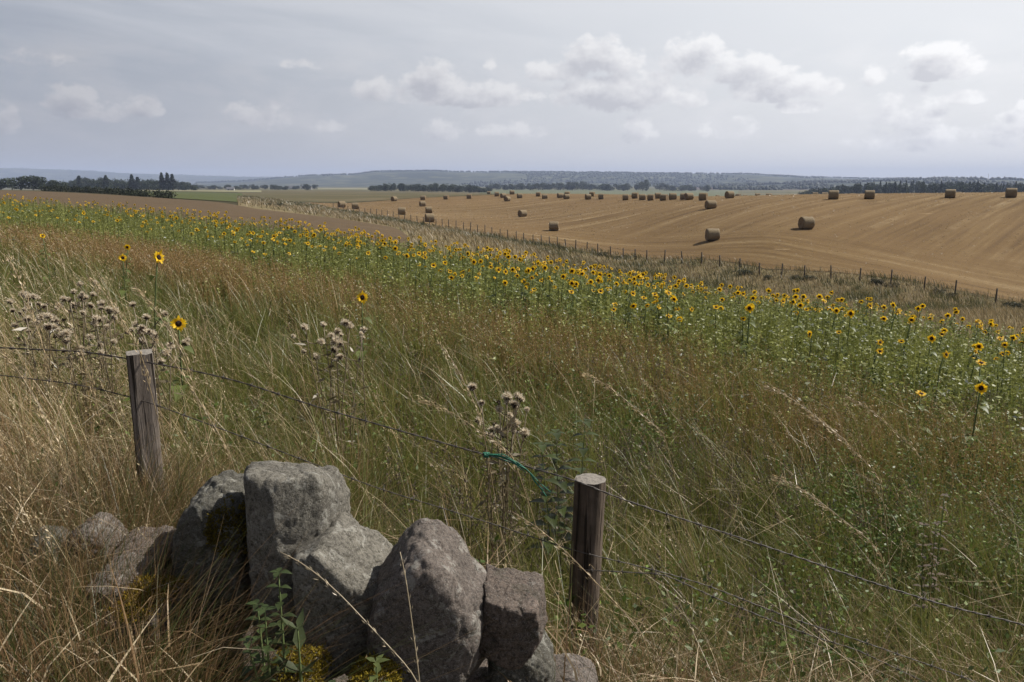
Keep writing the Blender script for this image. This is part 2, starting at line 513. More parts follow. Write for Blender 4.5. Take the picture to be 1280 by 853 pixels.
def blob_wood(pts, sizes, rng_, cols):
    """many small rough crowns in one mesh: woods far enough away to read as one mass"""
    ico = np.array([(math.cos(a) * r, math.sin(a) * r, z) for r, z, k in ((.8, .25, 5), (1, .6, 5), (.62, .95, 5)) for a in np.arange(k) * 2 * math.pi / k] + [(0, 0, 1.25)])
    T = []
    for l in range(2):
        for k in range(5):
            a, b, c_, d_ = l * 5 + k, l * 5 + (k + 1) % 5, l * 5 + 5 + k, l * 5 + 5 + (k + 1) % 5
            T += [(a, b, d_), (a, d_, c_)]
    for k in range(5):
        T.append((10 + k, 10 + (k + 1) % 5, 15))
    T = np.array(T)
    n_ = len(pts)
    jit = 1 + rng_.normal(0, .16, (n_, 16, 1))
    V = ico[None] * jit * sizes[:, None, :] + pts[:, None]
    C = np.repeat(cols[:, None], 16, 1)
    TT = (T[None] + (np.arange(n_) * 16)[:, None, None]).reshape(-1, 3)
    return V.reshape(-1, 3), TT, C.reshape(-1, 3)


wp, ws = [], []
for (X_, Y_, Z_, s_), dens, mn in ((ha, 5200, .55), (hb, 1000, .58), (hc, 3600, .46)):
    ny, nx = X_.shape
    k = 0
    for _ in range(dens * 4):
        if k >= dens: break
        ridge = rng.random() < .35
        iy = 59 if ridge else int(rng.integers(6, 60)); ix = int(rng.integers(0, nx - 1))
        f = rng.random()
        x, y, z = X_[iy, ix] * (1 - f) + X_[iy, ix + 1] * f, Y_[iy, ix], Z_[iy, ix]
        v = mnoise.fractal(Vector((x * .0022, y * .0010, 7.7)), 1.0, 2.0, 3) * .6 + .5
        if v < mn and not (ridge and rng.random() < .5): continue
        wp.append((x, y, z - .5)); hgt = rng.uniform(4, 8.5) * (1.0 if y < 5000 else .8); ws.append((hgt * rng.uniform(.5, .9), hgt * .7, hgt)); k += 1
wp, ws = np.array(wp), np.array(ws)
wc = np.array((.018, .026, .016)) * rng.uniform(.8, 1.25, (len(wp), 1))
V, T, C = blob_wood(wp, ws, rng, wc)
tag(link('hill_woods', raw_mesh('hill_woods', V, None, T, C), TREE_M), 'dark distant woodland covering the blue hills on the horizon', 'woodland', kind='stuff')

# ------------------------------------------------------------------ far trees


def crown_mesh(name, seed, kind):
    r = np.random.default_rng(seed)
    b = Bag()
    if kind == 'conifer':
        nl = 620
        z = r.random(nl) ** .8
        rad = (1 - z) * .26 * (0.75 + .25 * np.sin(z * 40)) + .015
        an = r.random(nl) * 2 * np.pi
        q = rad * r.uniform(.5, 1.05, nl)
        c = np.stack([np.cos(an) * q, np.sin(an) * q, .1 + z * .9], 1)
        sz = r.uniform(.035, .07, nl); base = np.array((.022, .032, .02))
    else:
        k = r.integers(7, 11)
        cl = np.stack([r.normal(0, .24, k), r.normal(0, .24, k), r.uniform(.25, .80, k)], 1)
        rd = r.uniform(.2, .3, k)
        nl = 900
        w = r.integers(0, k, nl)
        d = r.normal(0, 1, (nl, 3)); d /= np.linalg.norm(d, axis=1)[:, None]
        c = cl[w] + d * (rd[w] * r.uniform(.55, 1.08, nl) ** .5)[:, None]
        c[:, 2] = np.maximum(c[:, 2], .12)
        sz = r.uniform(.035, .075, nl); base = np.array((.034, .046, .022))
    tri = r.normal(0, 1, (nl, 4, 3)); tri /= np.linalg.norm(tri, axis=2)[..., None]
    V = c[:, None] + tri * sz[:, None, None]
    Q = np.arange(nl * 4).reshape(-1, 4)
    C = np.repeat((base * r.uniform(.6, 1.5, (nl, 1)))[:, None], 4, 1)
    b.add(V, Q, None, C.reshape(-1, 3))
    return b.mesh(name)


def tube(pts, rads, sides=6, cap=True):
    """swept tube along points -> V, Q, T"""
    pts = np.asarray(pts, float); m = len(pts)
    rads = np.broadcast_to(np.asarray(rads, float), (m,))
    tg = np.gradient(pts, axis=0); tg /= np.linalg.norm(tg, axis=1)[:, None] + 1e-9
    ref = np.array((0, 0, 1.0)) if abs(tg[:, 2]).mean() < .8 else np.array((1.0, 0, 0))
    s = np.cross(tg, ref); s /= np.linalg.norm(s, axis=1)[:, None] + 1e-9
    u = np.cross(s, tg)
    an = np.arange(sides) * 2 * np.pi / sides
    V = pts[:, None] + rads[:, None, None] * (s[:, None] * np.cos(an)[None, :, None] + u[:, None] * np.sin(an)[None, :, None])
    i = np.arange(m - 1)[:, None] * sides; j = np.arange(sides)[None]; j2 = (j + 1) % sides
    Q = np.stack([i + j, i + j2, i + j2 + sides, i + j + sides], -1).reshape(-1, 4)
    T = []
    if cap:
        for base in (0, (m - 1) * sides):
            T += [(base, base + k, base + k + 1) for k in range(1, sides - 1)]
    return V.reshape(-1, 3), Q, np.array(T).reshape(-1, 3)


CROWNS = [crown_mesh('crown', 40 + k, 'broad') for k in range(6)]
CONES = [crown_mesh('crown', 60 + k, 'conifer') for k in range(3)]
for m_ in CROWNS + CONES: m_.materials.append(TREE_M)
tb = Bag()
V, Q, T = tube([(0, 0, -.05), (.01, 0, .2), (-.01, .01, .45), (0, 0, .7)], [.035, .028, .02, .008]); tb.add(V, Q, T)
for a in range(5):
    an = a * 1.3; V, Q, T = tube([(0, 0, .25 + a * .06), (math.cos(an) * .1, math.sin(an) * .1, .42 + a * .06), (math.cos(an) * .2, math.sin(an) * .2, .55 + a * .05)], [.014, .01, .004], 5); tb.add(V, Q, T)
TRUNK = tb.mesh('trunk'); TRUNK.materials.append(BARK_M)


def tree(name, px, Y, hgt, wid, label, group, k):
    x = float(col_of(px)) * Y
    z = h1(x, Y) - .1
    e = empty(name, (x, Y, z), label, 'tree', group, rz=random.uniform(0, 6.3))
    e.scale = (wid, wid, hgt)
    link('crown', (CONES if name == 'conifer_tree' else CROWNS)[k % (3 if name == 'conifer_tree' else 6)], None, e)
    link('trunk', TRUNK, None, e)
    return e


# (px, width px, top py, distance)
LT = [(8, 26, 226, 420), (22, 18, 227, 410), (33, 22, 222, 400), (48, 24, 223, 395), (58, 16, 229, 430), (70, 18, 228, 420), (80, 14, 231, 400)]
for k, (px, w, top, Y) in enumerate(LT):
    z0 = h1(float(col_of(px)) * Y, Y)
    tree('broadleaf_tree', px, Y, max(5, EYE - ray(px, top)[1] * Y - z0) * 1.22, w / 968 * Y * 1.35,
         'dark rounded tree in the clump at the far left beyond the ploughed field', 'dark trees at the far left', k)
for k in range(50):
    px = 84 + k * 3.3 + random.uniform(-2, 2); Y = random.uniform(640, 800)
    top = ipx(px, (84, 229), (95, 226), (110, 222), (150, 222), (160, 225), (190, 224), (210, 224), (240, 226), (252, 232))
    top = top + random.uniform(-.8, 2.2)
    z0 = h1(float(col_of(px)) * Y, Y)
    tree('broadleaf_tree', px, Y, max(6, EYE - ray(px, top)[1] * Y - z0) * .98, random.uniform(11, 16) / 968 * Y,
         'bluish broadleaf tree in the long treeline behind the hedge', 'trees in the long left treeline', k)
for k, (px, top) in enumerate(((106, 220.5), (139, 220), (171, 219), (178, 222), (208, 217), (215, 217), (221, 218.5))):
    Y = 640; z0 = h1(float(col_of(px)) * Y, Y)
    lab = ('one of three tall pointed conifers rising together above the left treeline' if px > 200 else
           'lone dark conifer tip standing above the left treeline')
    tree('conifer_tree', px, Y, max(6, EYE - ray(px, top)[1] * Y - z0) * 1.02, 17, lab, 'conifers above the left treeline', k)
for k in range(22):
    px = 250 + k * 7 + random.uniform(-3, 3); Y = random.uniform(900, 1300)
    z0 = h1(float(col_of(px)) * Y, Y); top = random.uniform(229.5, 233.5)
    tree('broadleaf_tree', px, Y, max(5, EYE - ray(px, top)[1] * Y - z0), random.uniform(7, 12) / 968 * Y,
         'small hazy tree in the broken line beyond the green field', 'small trees beyond the green field', k)
for k in range(40):
    px = 466 + k * 3.75 + random.uniform(-2, 2); Y = random.uniform(760, 860)
    top = ipx(px, (466, 235), (470, 232), (485, 228.5), (500, 229.5), (560, 230), (580, 231), (600, 233), (612, 237)) + random.uniform(-.6, 1.6)
    z0 = h1(float(col_of(px)) * Y, Y)
    tree('broadleaf_tree', px, Y, max(5, EYE - ray(px, top)[1] * Y - z0) * 1.05, random.uniform(8, 13) / 968 * Y,
         'dark broadleaf tree in the wood behind the left end of the stubble field', 'trees of the middle wood', k)
for k in range(64):
    px = 612 + k * 4.3 + random.uniform(-2, 2)
    if px > 760 and random.random() < .25: continue
    Y = random.uniform(1250, 1450)
    top = ipx(px, (612, 230), (640, 231), (648, 229), (700, 228.5), (730, 227), (745, 230), (780, 230), (808, 225), (818, 226), (830, 231), (880, 232)) + random.uniform(-.5, 1.4)
    z0 = h1(float(col_of(px)) * Y, Y)
    tree('broadleaf_tree', px, Y, max(5, EYE - ray(px, top)[1] * Y - z0) * 1.05, random.uniform(8, 13) / 968 * Y,
         'blue grey tree in the belt below the hills and above the bale crest', 'trees of the far belt', k)
for k in range(110):
    px = 1000 + k * 3.1 + random.uniform(-2, 2); Y = random.uniform(640, 850)
    top = ipx(px, (1000, 239), (1015, 236), (1040, 233.5), (1060, 231), (1100, 227.5), (1180, 228), (1230, 229), (1340, 229)) + random.uniform(-1, 2)
    z0 = h1(float(col_of(px)) * Y, Y)
    nm = 'conifer_tree' if random.random() < .3 else 'broadleaf_tree'
    tree(nm, px, Y, max(5, EYE - ray(px, top)[1] * Y - z0) * 1.05, random.uniform(9, 15) / 968 * Y,
         'dark conifer in the wood just over the right stubble crest' if nm == 'conifer_tree' else 'dark broadleaf tree in the wood just over the right stubble crest',
         'trees behind the right crest', k)

# hedge between the plough and the green field


def leaf_cloud(n_, cen, rad, size, base, r, flat=1.0):
    d = r.normal(0, 1, (n_, 3)); d /= np.linalg.norm(d, axis=1)[:, None]
    c = cen + d * rad * (r.uniform(.3, 1.05, (n_, 1)) ** .5)
    tri = r.normal(0, 1, (n_, 4, 3)); tri /= np.linalg.norm(tri, axis=2)[..., None]
    V = c[:, None] + tri * (size * r.uniform(.6, 1.3, n_))[:, None, None]
    C = np.repeat((np.asarray(base) * r.uniform(.6, 1.45, (n_, 1)))[:, None], 4, 1)
    return V.reshape(-1, 3), np.arange(n_ * 4).reshape(-1, 4), C.reshape(-1, 3)


for px0, px1, Y0, Y1, lab in ((60, 190, 182, 140, 'long dark clipped hedge running along the far edge of the ploughed field'),
                              (198, 219, 136, 131, 'short dark hedge stub left standing at the corner of the green field')):
    b = Bag()
    ns = int((px1 - px0) / 2.2)
    for k in range(ns):
        f = k / max(1, ns - 1); px = px0 + (px1 - px0) * f; Y = Y0 + (Y1 - Y0) * f
        x = float(col_of(px)) * Y; z = h1(x, Y)
        hh = 1.0 + .35 * math.sin(k * 1.1) * random.random()
        V, Q, C = leaf_cloud(90, np.array((x, Y, z + hh * .5)), np.array((.75, .7, hh * .75)), .16, (.028, .034, .018), rng)
        b.add(V, Q, None, C)
    o = link('hedge', b.mesh('hedge'), TREE_M); tag(o, lab, 'hedge')

# farm buildings and masts


def house(px, Y, w, d, hgt, rz, label):
    x = float(col_of(px)) * Y; z = h1(x, Y)
    e = empty('farm_building', (x, Y, z - .3), label, 'building', 'far farm buildings', rz)
    for nm, zc, m_ in (('wall', 0, WHITE_M), ('roof', 1, SLATE_M)):
        bm = bmesh.new()
        if zc == 0:
            vs = [bm.verts.new((sx * w / 2, sy * d / 2, zz)) for zz in (0, hgt) for sx, sy in ((-1, -1), (1, -1), (1, 1), (-1, 1))]
            gx = [bm.verts.new((sx * w / 2, 0, hgt + d * .4)) for sx in (-1, 1)]
            for k in range(4): bm.faces.new((vs[k], vs[(k + 1) % 4], vs[4 + (k + 1) % 4], vs[4 + k]))
            bm.faces.new((vs[4], vs[7], gx[0])); bm.faces.new((vs[5], gx[1], vs[6]))
        else:
            for sy in (-1, 1):
                q = [bm.verts.new(c_) for c_ in ((-w / 2 - .3, sy * (d / 2 + .4), hgt - .25), (w / 2 + .3, sy * (d / 2 + .4), hgt - .25), (w / 2 + .3, 0, hgt + d * .4 + .06), (-w / 2 - .3, 0, hgt + d * .4 + .06))]
                q2 = [bm.verts.new(v_.co + Vector((0, 0, .18))) for v_ in q]
                bm.faces.new(q); bm.faces.new(q2[::-1])
                for k in range(4): bm.faces.new((q[k], q[(k + 1) % 4], q2[(k + 1) % 4], q2[k]))
        bmesh.ops.recalc_face_normals(bm, faces=bm.faces)
        me = bpy.data.meshes.new(nm); bm.to_mesh(me); bm.free()
        link(nm, me, m_, e)
    for k in range(max(2, int(w / 5))):
        me = bpy.data.meshes.new('window')
        bm = bmesh.new(); bmesh.ops.create_cube(bm, size=1.0)
        for v_ in bm.verts: v_.co = Vector((v_.co.x * 1.1, v_.co.y * .12, v_.co.z * 1.3))
        bm.to_mesh(me); bm.free()
        link('window', me, SLATE_M, e, (-w / 2 + w * (k + .5) / max(2, int(w / 5)), -d / 2 - .02, hgt * .6))


house(292, 860, 8, 4, 1.9, .2, 'long white farm shed among the small trees beyond the green field')
house(366, 1250, 14, 7, 3, .1, 'pale low farm steading left of two white cottages below hills')
house(381, 1250, 5, 5, 3.4, .5, 'white cottage, left one of the pair below the wooded hills')
house(391, 1260, 5, 5, 3.2, -.3, 'white cottage, right one of the pair below the wooded hills')
for px, Y, pyt, pyb, lab in ((517, 4250, 208.5, 216, 'thin radio mast standing on the hilltop left of centre'),
                             (1235, 2480, 217.5, 226, 'thin radio mast on the wooded ridge at far right')):
    pb = at(px, pyb, Y); pt_ = at(px, pyt, Y); hm = pt_.z - pb.z
    b = Bag()
    for a in range(3):
        an = a * 2.094
        V, Q, T = tube([(math.cos(an) * .9, math.sin(an) * .9, 0), (math.cos(an) * .4, math.sin(an) * .4, hm)], .22, 5); b.add(V, Q, T)
    for k in range(10):
        z0, z1 = hm * k / 10, hm * (k + 1) / 10
        for a in range(3):
            V, Q, T = tube([(math.cos(a * 2.094) * .75, math.sin(a * 2.094) * .75, z0), (math.cos(a * 2.094 + 2.094) * .7, math.sin(a * 2.094 + 2.094) * .7, z1)], .1, 4); b.add(V, Q, T)
    tag(link('radio_mast', b.mesh('radio_mast'), STEEL_M, None, pb), lab, 'mast')

# ------------------------------------------------------------------ bales


def bale_meshes():
    r = np.random.default_rng(5)
    L, RAD, ns, nl = 1.22, .64, 40, 9
    b = Bag()
    xs = np.concatenate([[-L / 2], np.linspace(-L / 2 + .05, L / 2 - .05, nl), [L / 2]])
    rd = np.concatenate([[RAD * .93], np.full(nl, RAD), [RAD * .93]])
    an = np.arange(ns) * 2 * np.pi / ns
    rj = rd[:, None] * (1 + r.normal(0, .012, (nl + 2, ns)))
    zz = np.sin(an)[None] * rj
    zz = np.where(zz < -RAD * .88, -RAD * .88 + (zz + RAD * .88) * .25, zz)      # it has settled a little
    V = np.stack([np.broadcast_to(xs[:, None], rj.shape), np.cos(an)[None] * rj, zz + RAD * .9], -1).reshape(-1, 3)
    i = np.arange(nl + 1)[:, None] * ns; j = np.arange(ns)[None]; j2 = (j + 1) % ns
    b.add(V, np.stack([i + j, i + j2, i + j2 + ns, i + j + ns], -1).reshape(-1, 4))
    body = b.mesh('straw_roll', True); body.materials.append(BALE_M)
    ends = []
    for sx in (-1, 1):
        e = Bag(); rings = [.0, .2, .4, .6, .8, .915]
        V = []
        for k, q in enumerate(rings):
            for a in an:
                z_ = math.sin(a) * q * RAD
                z_ = -RAD * .86 + (z_ + RAD * .86) * .25 if z_ < -RAD * .86 else z_
                V.append((sx * (L / 2 - .008 + .03 * ((k + a / 6.283 * 1) % 1) + r.normal(0, .008)), math.cos(a) * q * RAD, z_ + RAD * .9))
        i = np.arange(len(rings) - 1)[:, None] * ns
        Qe = np.stack([i + j, i + j2, i + j2 + ns, i + j + ns], -1).reshape(-1, 4)
        e.add(V, Qe); m_ = e.mesh('end_face'); m_.materials.append(BALE_END_M); ends.append(m_)
    return body, ends


BODY, ENDS = bale_meshes()
BALES = [(427, 256, 7), (444, 258, 7), (492.5, 249, 6), (529, 247.5, 6.5), (558, 247, 6.5), (586.5, 246, 6), (528, 255, 6.5), (502.5, 264.5, 8.5),
         (536, 263, 8), (537, 273, 11), (611, 241.5, 4), (621, 243, 6), (640, 241, 7), (629, 245, 6), (634, 249, 9), (649.5, 245, 6), (673, 243, 6),
         (681, 246, 8.5), (700, 245, 6), (709, 243, 5), (708, 246, 6), (735, 246.5, 6), (740, 243, 5.5), (752, 246, 6), (782, 247, 9), (794, 245, 6.5),
         (803, 247, 6.5), (814, 247, 8.5), (822.6, 245, 5), (830, 247.3, 9), (841, 246, 7.5), (855, 246, 6), (861, 246, 6), (879, 246.7, 6), (897, 246, 4),
         (912, 244, 11), (922.5, 245.6, 5), (931.5, 246.3, 7), (947, 245.5, 4), (961, 245.6, 4), (994, 246.3, 4), (1008, 246.3, 4), (1019, 244.5, 6),
         (1031, 244, 9), (1042, 244, 12), (888.3, 256.5, 14), (890.6, 293.5, 18), (1008, 279, 19.5), (1066, 245, 5), (1087, 243.5, 13), (1096, 246.6, 5),
         (1111, 246.6, 5), (1119, 246, 5), (1149, 246, 7), (1177, 246.5, 5), (1188, 242.5, 15), (1197.5, 244, 7), (1264, 242, 14), (653, 267, 9.5), (692.5, 283.5, 13.5)]
BIG = {(1008, 279): ('largest round straw bale, its dark round end turned left, on the right slope', R(28)),
       (890.6, 293.5): ('large round straw bale nearest the far fence, right of centre', R(14)),
       (888.3, 256.5): ('round straw bale high on the slope straight above the one by the fence', R(24)),
       (692.5, 283.5): ('round straw bale alone low on the stubble, right above the flower strip', R(-3)),
       (653, 267): ('round straw bale alone mid-slope, turned end-on, up left of the lone low one', R(32)),
       (537, 273): ('lower straw bale of the two stacked in view near the left fence corner', R(10)),
       (536, 263): ('straw bale directly above the lowest one near the left fence corner', R(5)),
       (502.5, 264.5): ('round straw bale left of the close pair near the left fence corner', R(-5)),
       (528, 255): ('small straw bale above the close pair at the left of the stubble', R(15)),
       (444, 258): ('small straw bale second from the stubble field left tip', R(0)),
       (427, 256): ('pale straw bale at the very left tip of the stubble field', R(20)),
       (492.5, 249): ('dark straw bale by the hedge line where the pasture meets the stubble', R(45)),
       (634, 249): ('straw bale end-on just below the crest at the middle of the horizon', R(50)),
       (912, 244): ('straw bale on the crest above the sloping pair right of centre', R(30)),
       (1042, 244): ('straw bale on the right crest, right end of a touching row of three', R(0)),
       (1031, 244): ('straw bale on the right crest, middle of a touching row of three', R(0)),
       (1019, 244.5): ('straw bale on the right crest, left end of a touching row of three', R(0)),
       (1087, 243.5): ('square looking straw bale on the crest before the dark wood', R(2)),
       (1188, 242.5): ('broad straw bale on the skyline near the right end of the crest', R(-2)),
       (1197.5, 244): ('small straw bale peeping out beside the broad one on right crest', R(0)),
       (1264, 242): ('last straw bale on the crest at the far right edge', R(4))}
for (px, py, w) in BALES:
    Yw = 968 * 1.27 / w
    best = None
    for Yc in np.exp(np.linspace(math.log(max(60, Yw * .6)), math.log(min(330, Yw * 1.7)), 90)):
        x = float(ray(px, py)[0]) * Yc
        e_ = abs(proj(x, Yc, h1(x, Yc) + .6)[1] - py) * 1.0 + abs(math.log(Yc / Yw)) * 3.0
        if best is None or e_ < best[0]: best = (e_, Yc, x)
    _, Yc, x = best
    lab, rot = BIG.get((px, py), (None, None))
    if lab is None:
        rot = random.uniform(-.5, .5)
        if px < 600: lab = 'small straw bale along the upper left edge of the stubble field'
        elif px < 700: lab = 'tiny straw bale in the row along the crest, left of the crest middle'
        elif px < 900: lab = 'tiny straw bale in the crowded row along the middle of the crest'
        elif px < 1012: lab = 'tiny straw bale showing its top over the crest right of the middle'
        else: lab = 'top of a straw bale peeping over the crest before the dark right wood'
    o = empty('straw_bale', (x, Yc, h1(x, Yc) + .05), lab, 'straw bale', 'round bales on the stubble', rot - math.atan2(x, Yc))
    o.scale = (random.uniform(.94, 1.05), random.uniform(.97, 1.06), random.uniform(.93, 1.03))
    link('straw_roll', BODY, None, o)
    for m_ in ENDS: link('end_face', m_, None, o)

# ------------------------------------------------------------------ vegetation generators


def ribbons(bag, base, h, lean, width, col, segs=4, p=1.8, tipcol=None, droop=0.0, wexp=.8, phi=None, r=rng):
    """grass blades: base (n,3), height h, lean (n,2) metres at tip, width, colour (n,3)"""
    n_ = len(base)
    t = np.linspace(0, 1, segs + 1)
    cen = np.empty((n_, segs + 1, 3))
    cen[..., :2] = base[:, None, :2] + lean[:, None] * (t ** p)[None, :, None]
    cen[..., 2] = base[:, None, 2] + h[:, None] * (t - np.asarray(droop).reshape(-1, 1) * t ** 3)
    if phi is None: phi = r.uniform(0, 2 * np.pi, n_)
    sd = np.stack([np.cos(phi), np.sin(phi), np.zeros(n_)], 1)
    w = width[:, None] * np.maximum((1 - t) ** wexp, .06)[None] * .5
    V = np.stack([cen - sd[:, None] * w[..., None], cen + sd[:, None] * w[..., None]], 2)
    k = np.arange(n_)[:, None] * (segs + 1) * 2 + np.arange(segs)[None] * 2
    Q = np.stack([k, k + 1, k + 3, k + 2], -1).reshape(-1, 4)
    C = np.repeat(col[:, None], segs + 1, 1)
    if tipcol is not None:
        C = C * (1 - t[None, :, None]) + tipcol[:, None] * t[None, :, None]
    C = np.repeat(C[:, :, None], 2, 2)
    bag.add(V.reshape(-1, 3), Q, None, C.reshape(-1, 3))
    return cen


def specks(bag, cen, along, length, width, col, r=rng):
    """little pointed leaves / spikelets: cen (n,3), along (n,3) unit"""
    n_ = len(cen)
    s = np.cross(along, r.normal(0, 1, (n_, 3))); s /= np.linalg.norm(s, axis=1)[:, None] + 1e-9
    up = np.cross(along, s)
    L, W = length[:, None], width[:, None]
    V = np.stack([cen, cen + along * L * .45 + s * W * .5 + up * W * .15, cen + along * L, cen + along * L * .45 - s * W * .5 + up * W * .15], 1)
    bag.add(V.reshape(-1, 3), np.arange(n_ * 4).reshape(-1, 4), None, np.repeat(col[:, None], 4, 1).reshape(-1, 3))


def panicles(bag, tips, dirs, nsp, length, spread, sl, sw, col, r=rng):
    """seed heads: spikelets strewn along the last part of each stalk, which runs back from tip against dirs"""
    n_ = len(tips)
    t = r.random((n_, nsp)) ** .9
    jit = r.normal(0, 1, (n_, nsp, 3)) * spread[:, None, None] * (.25 + t[..., None])
    c = tips[:, None] - dirs[:, None] * (t * length[:, None])[..., None] + jit
    al = dirs[:, None] + r.normal(0, .45, (n_, nsp, 3)); al /= np.linalg.norm(al, axis=2)[..., None]
    cc = np.repeat(col[:, None], nsp, 1) * r.uniform(.75, 1.25, (n_, nsp, 1))
    specks(bag, c.reshape(-1, 3), al.reshape(-1, 3), np.repeat(sl, nsp), np.repeat(sw, nsp), cc.reshape(-1, 3), r)


PXL, PXR = -260, 1540


def scatter(N_, y0, y1, k, px0=PXL, px1=PXR):
    """points whose density per square metre falls with distance as Y**-k (k>=0)"""
    e = 2 - k
    u = rng.random(N_)
    Y = (y0 ** e + (y1 ** e - y0 ** e) * u) ** (1 / e) if abs(e) > 1e-6 else y0 * (y1 / y0) ** u
    a0, a1 = (px0 - 640) / 930, (px1 - 640) / 930
    A = rng.uniform(a0, a1, N_)
    x = A * Y
    return x, Y, H(x, Y), 640 + A * 930


def vnoise(x, y, s, seed=0.0):
    """cheap smooth noise 0..1 from sines"""
    x = x * s + seed * 3.1; y = y * s - seed * 1.7
    v = np.sin(x * 1.0 + 1.3 * np.sin(y * .7 + seed)) + np.sin(y * 1.3 + 1.1 * np.sin(x * .9 - seed)) + .6 * np.sin(2.1 * x - 1.7 * y + seed) + .5 * np.sin(3.3 * y + 2.9 * x)
    return np.clip(v / 6.2 + .5, 0, 1)


def colmix(a, b, f):
    return np.asarray(a)[None] * (1 - f[:, None]) + np.asarray(b)[None] * f[:, None]


def stones_clear(x, y):
    """true where the wall's stones stand (no grass rooted there)"""
    return (x > -.80 * y / 1.8) & (x < .22) & (y < 2.02) | (y < 1.38) & (x > -.55) & (x < .5)


def wmin(Y):
    return np.maximum(1.0, Y / 3.2)


# --- meadow: mixed green and tan grass from the fence to the flower strip and through it
SN, SF = tab(STRIP_NEAR), tab(STRIP_FAR)

x, Y, z, px = scatter(330000, 1.22, 60, 1.4)
keep = ~stones_clear(x, Y) & (Y < SF(px) + 1.0)
x, Y, z, px = x[keep], Y[keep], z[keep], px[keep]
rel = Y / SN(px)                                   # 1 at the near edge of the flower strip
pat = vnoise(x, Y, 1.1, 1.0) * .6 + vnoise(x, Y, 3.7, 2.0) * .4
leftdry = np.clip((330 - px) / 420, 0, 1) * np.clip((7.5 - Y) / 5, 0, 1)
neardry = np.clip((2.9 - Y) / 1.0, 0, 1) * .38
dry = np.clip(.06 + .34 * (pat - .5) * 1.6 + leftdry * 1.0 + neardry, 0.03, .85)
cs_ = .34 * wmin(Y) ** .35
wx, wy = x + .12 * np.sin(Y * 3.1), Y + .12 * np.sin(x * 2.7)
ci_, cj_ = np.floor(wx / cs_), np.floor(wy / cs_)
def cellrnd(k):
    return np.mod(np.sin(ci_ * 127.1 + cj_ * 311.7 + k * 74.7) * 43758.5453, 1.0)
cr1, cr2, cr3, cr4 = cellrnd(1), cellrnd(2), cellrnd(3), cellrnd(4)
pull = .55 * (rng.random(len(x)) < .75)
x = x + ((ci_ + .2 + .6 * cr3) * cs_ - wx) * pull; Y = Y + ((cj_ + .2 + .6 * cr4) * cs_ - wy) * pull
z = H(x, Y)
dry = np.clip(dry + (cr1 - .5) * .42 * (cr1 > .3), .02, .9)
isdry = rng.random(len(x)) < dry
g = rng.random(len(x))
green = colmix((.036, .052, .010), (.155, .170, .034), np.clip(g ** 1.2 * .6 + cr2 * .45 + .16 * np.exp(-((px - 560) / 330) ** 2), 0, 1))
dryc = colmix((.14, .088, .036), (.38, .275, .14), rng.random(len(x)) ** 1.5)
warm = np.clip(leftdry + neardry, 0, 1)[:, None]
dryc = dryc * (1 - .25 * warm) + np.array((.24, .115, .04)) * .25 * warm
colr = np.where(isdry[:, None], dryc, green)
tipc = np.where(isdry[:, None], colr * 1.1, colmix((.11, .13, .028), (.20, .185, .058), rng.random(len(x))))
hh = rng.uniform(.30, .78, len(x)) * (1 - .25 * (rel > 1)) * (1 - .3 * np.clip((2.1 - Y) / .5, 0, 1) * (px > 500))
hh = np.where(px < 330, hh * np.where(Y < 2.2, .8, 1.0), hh)
hh = hh * (.58 + .72 * cr2)
ang = np.where(rng.random(len(x)) < .6, cr4 * 6.283 + rng.normal(0, .7, len(x)), rng.normal(math.pi, 1.0, len(x))); la = hh * np.abs(rng.normal(.36, .27, len(x))) * np.where(isdry, 1.35, 1)
lean = np.stack([np.cos(ang) * la, np.sin(ang) * la * .9], 1)
wid = rng.uniform(.0020, .0052, len(x)) * wmin(Y) ** .8 * np.where(rng.random(len(x)) < .09, 2.1, 1)
hm = np.clip(hh * (1 + .25 * (pat - .5)), .16, .9)
gb, db = Bag(), Bag()
for bag, msk in ((gb, ~isdry), (db, isdry)):
    B = np.stack([x, Y, z - .02], 1)[msk]
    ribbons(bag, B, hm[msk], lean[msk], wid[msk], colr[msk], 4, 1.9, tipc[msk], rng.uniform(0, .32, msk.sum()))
# long rank grass growing up through the tumbled left end of the wall
for lo_, hi_, y0_, y1_, n_, h0_, h1_ in ((-260, 215, 1.22, 2.0, 12000, .40, .80), (-260, 150, 1.7, 2.5, 7000, .5, .85), (215, 420, 1.2, 1.42, 1100, .25, .52), (690, 1540, 1.5, 2.3, 9000, .4, .8), (60, 330, 2.15, 2.56, 5200, .55, .80), (70, 330, 2.3, 2.58, 5000, .6, .9), (670, 830, 2.0, 2.37, 2200, .35, .68), (-260, 170, 1.22, 1.75, 6000, .45, .85), (-260, 190, 1.75, 2.2, 6000, .55, .85)):
    x, Y, z, px = scatter(n_, y0_, y1_, .8, lo_, hi_)
    dryf = rng.random(n_) < (.55 if lo_ != 215 else .3)
    cc_ = np.where(dryf[:, None], colmix((.13, .07, .03), (.33, .225, .115), rng.random(n_) ** 1.4), colmix((.035, .05, .012), (.10, .11, .03), rng.random(n_)))
    hh = rng.uniform(h0_, h1_, n_); ang = rng.uniform(0, 2 * np.pi, n_); la = hh * np.abs(rng.normal(.4, .3, n_))
    for bag, msk in ((gb, ~dryf), (db, dryf)):
        ribbons(bag, np.stack([x, Y, z - .02], 1)[msk], hh[msk], np.stack([np.cos(ang) * la, np.sin(ang) * la * .7], 1)[msk], rng.uniform(.0025, .0055, n_)[msk], cc_[msk], 5, 2.0, cc_[msk] * 1.1, rng.uniform(0, .4, msk.sum()))
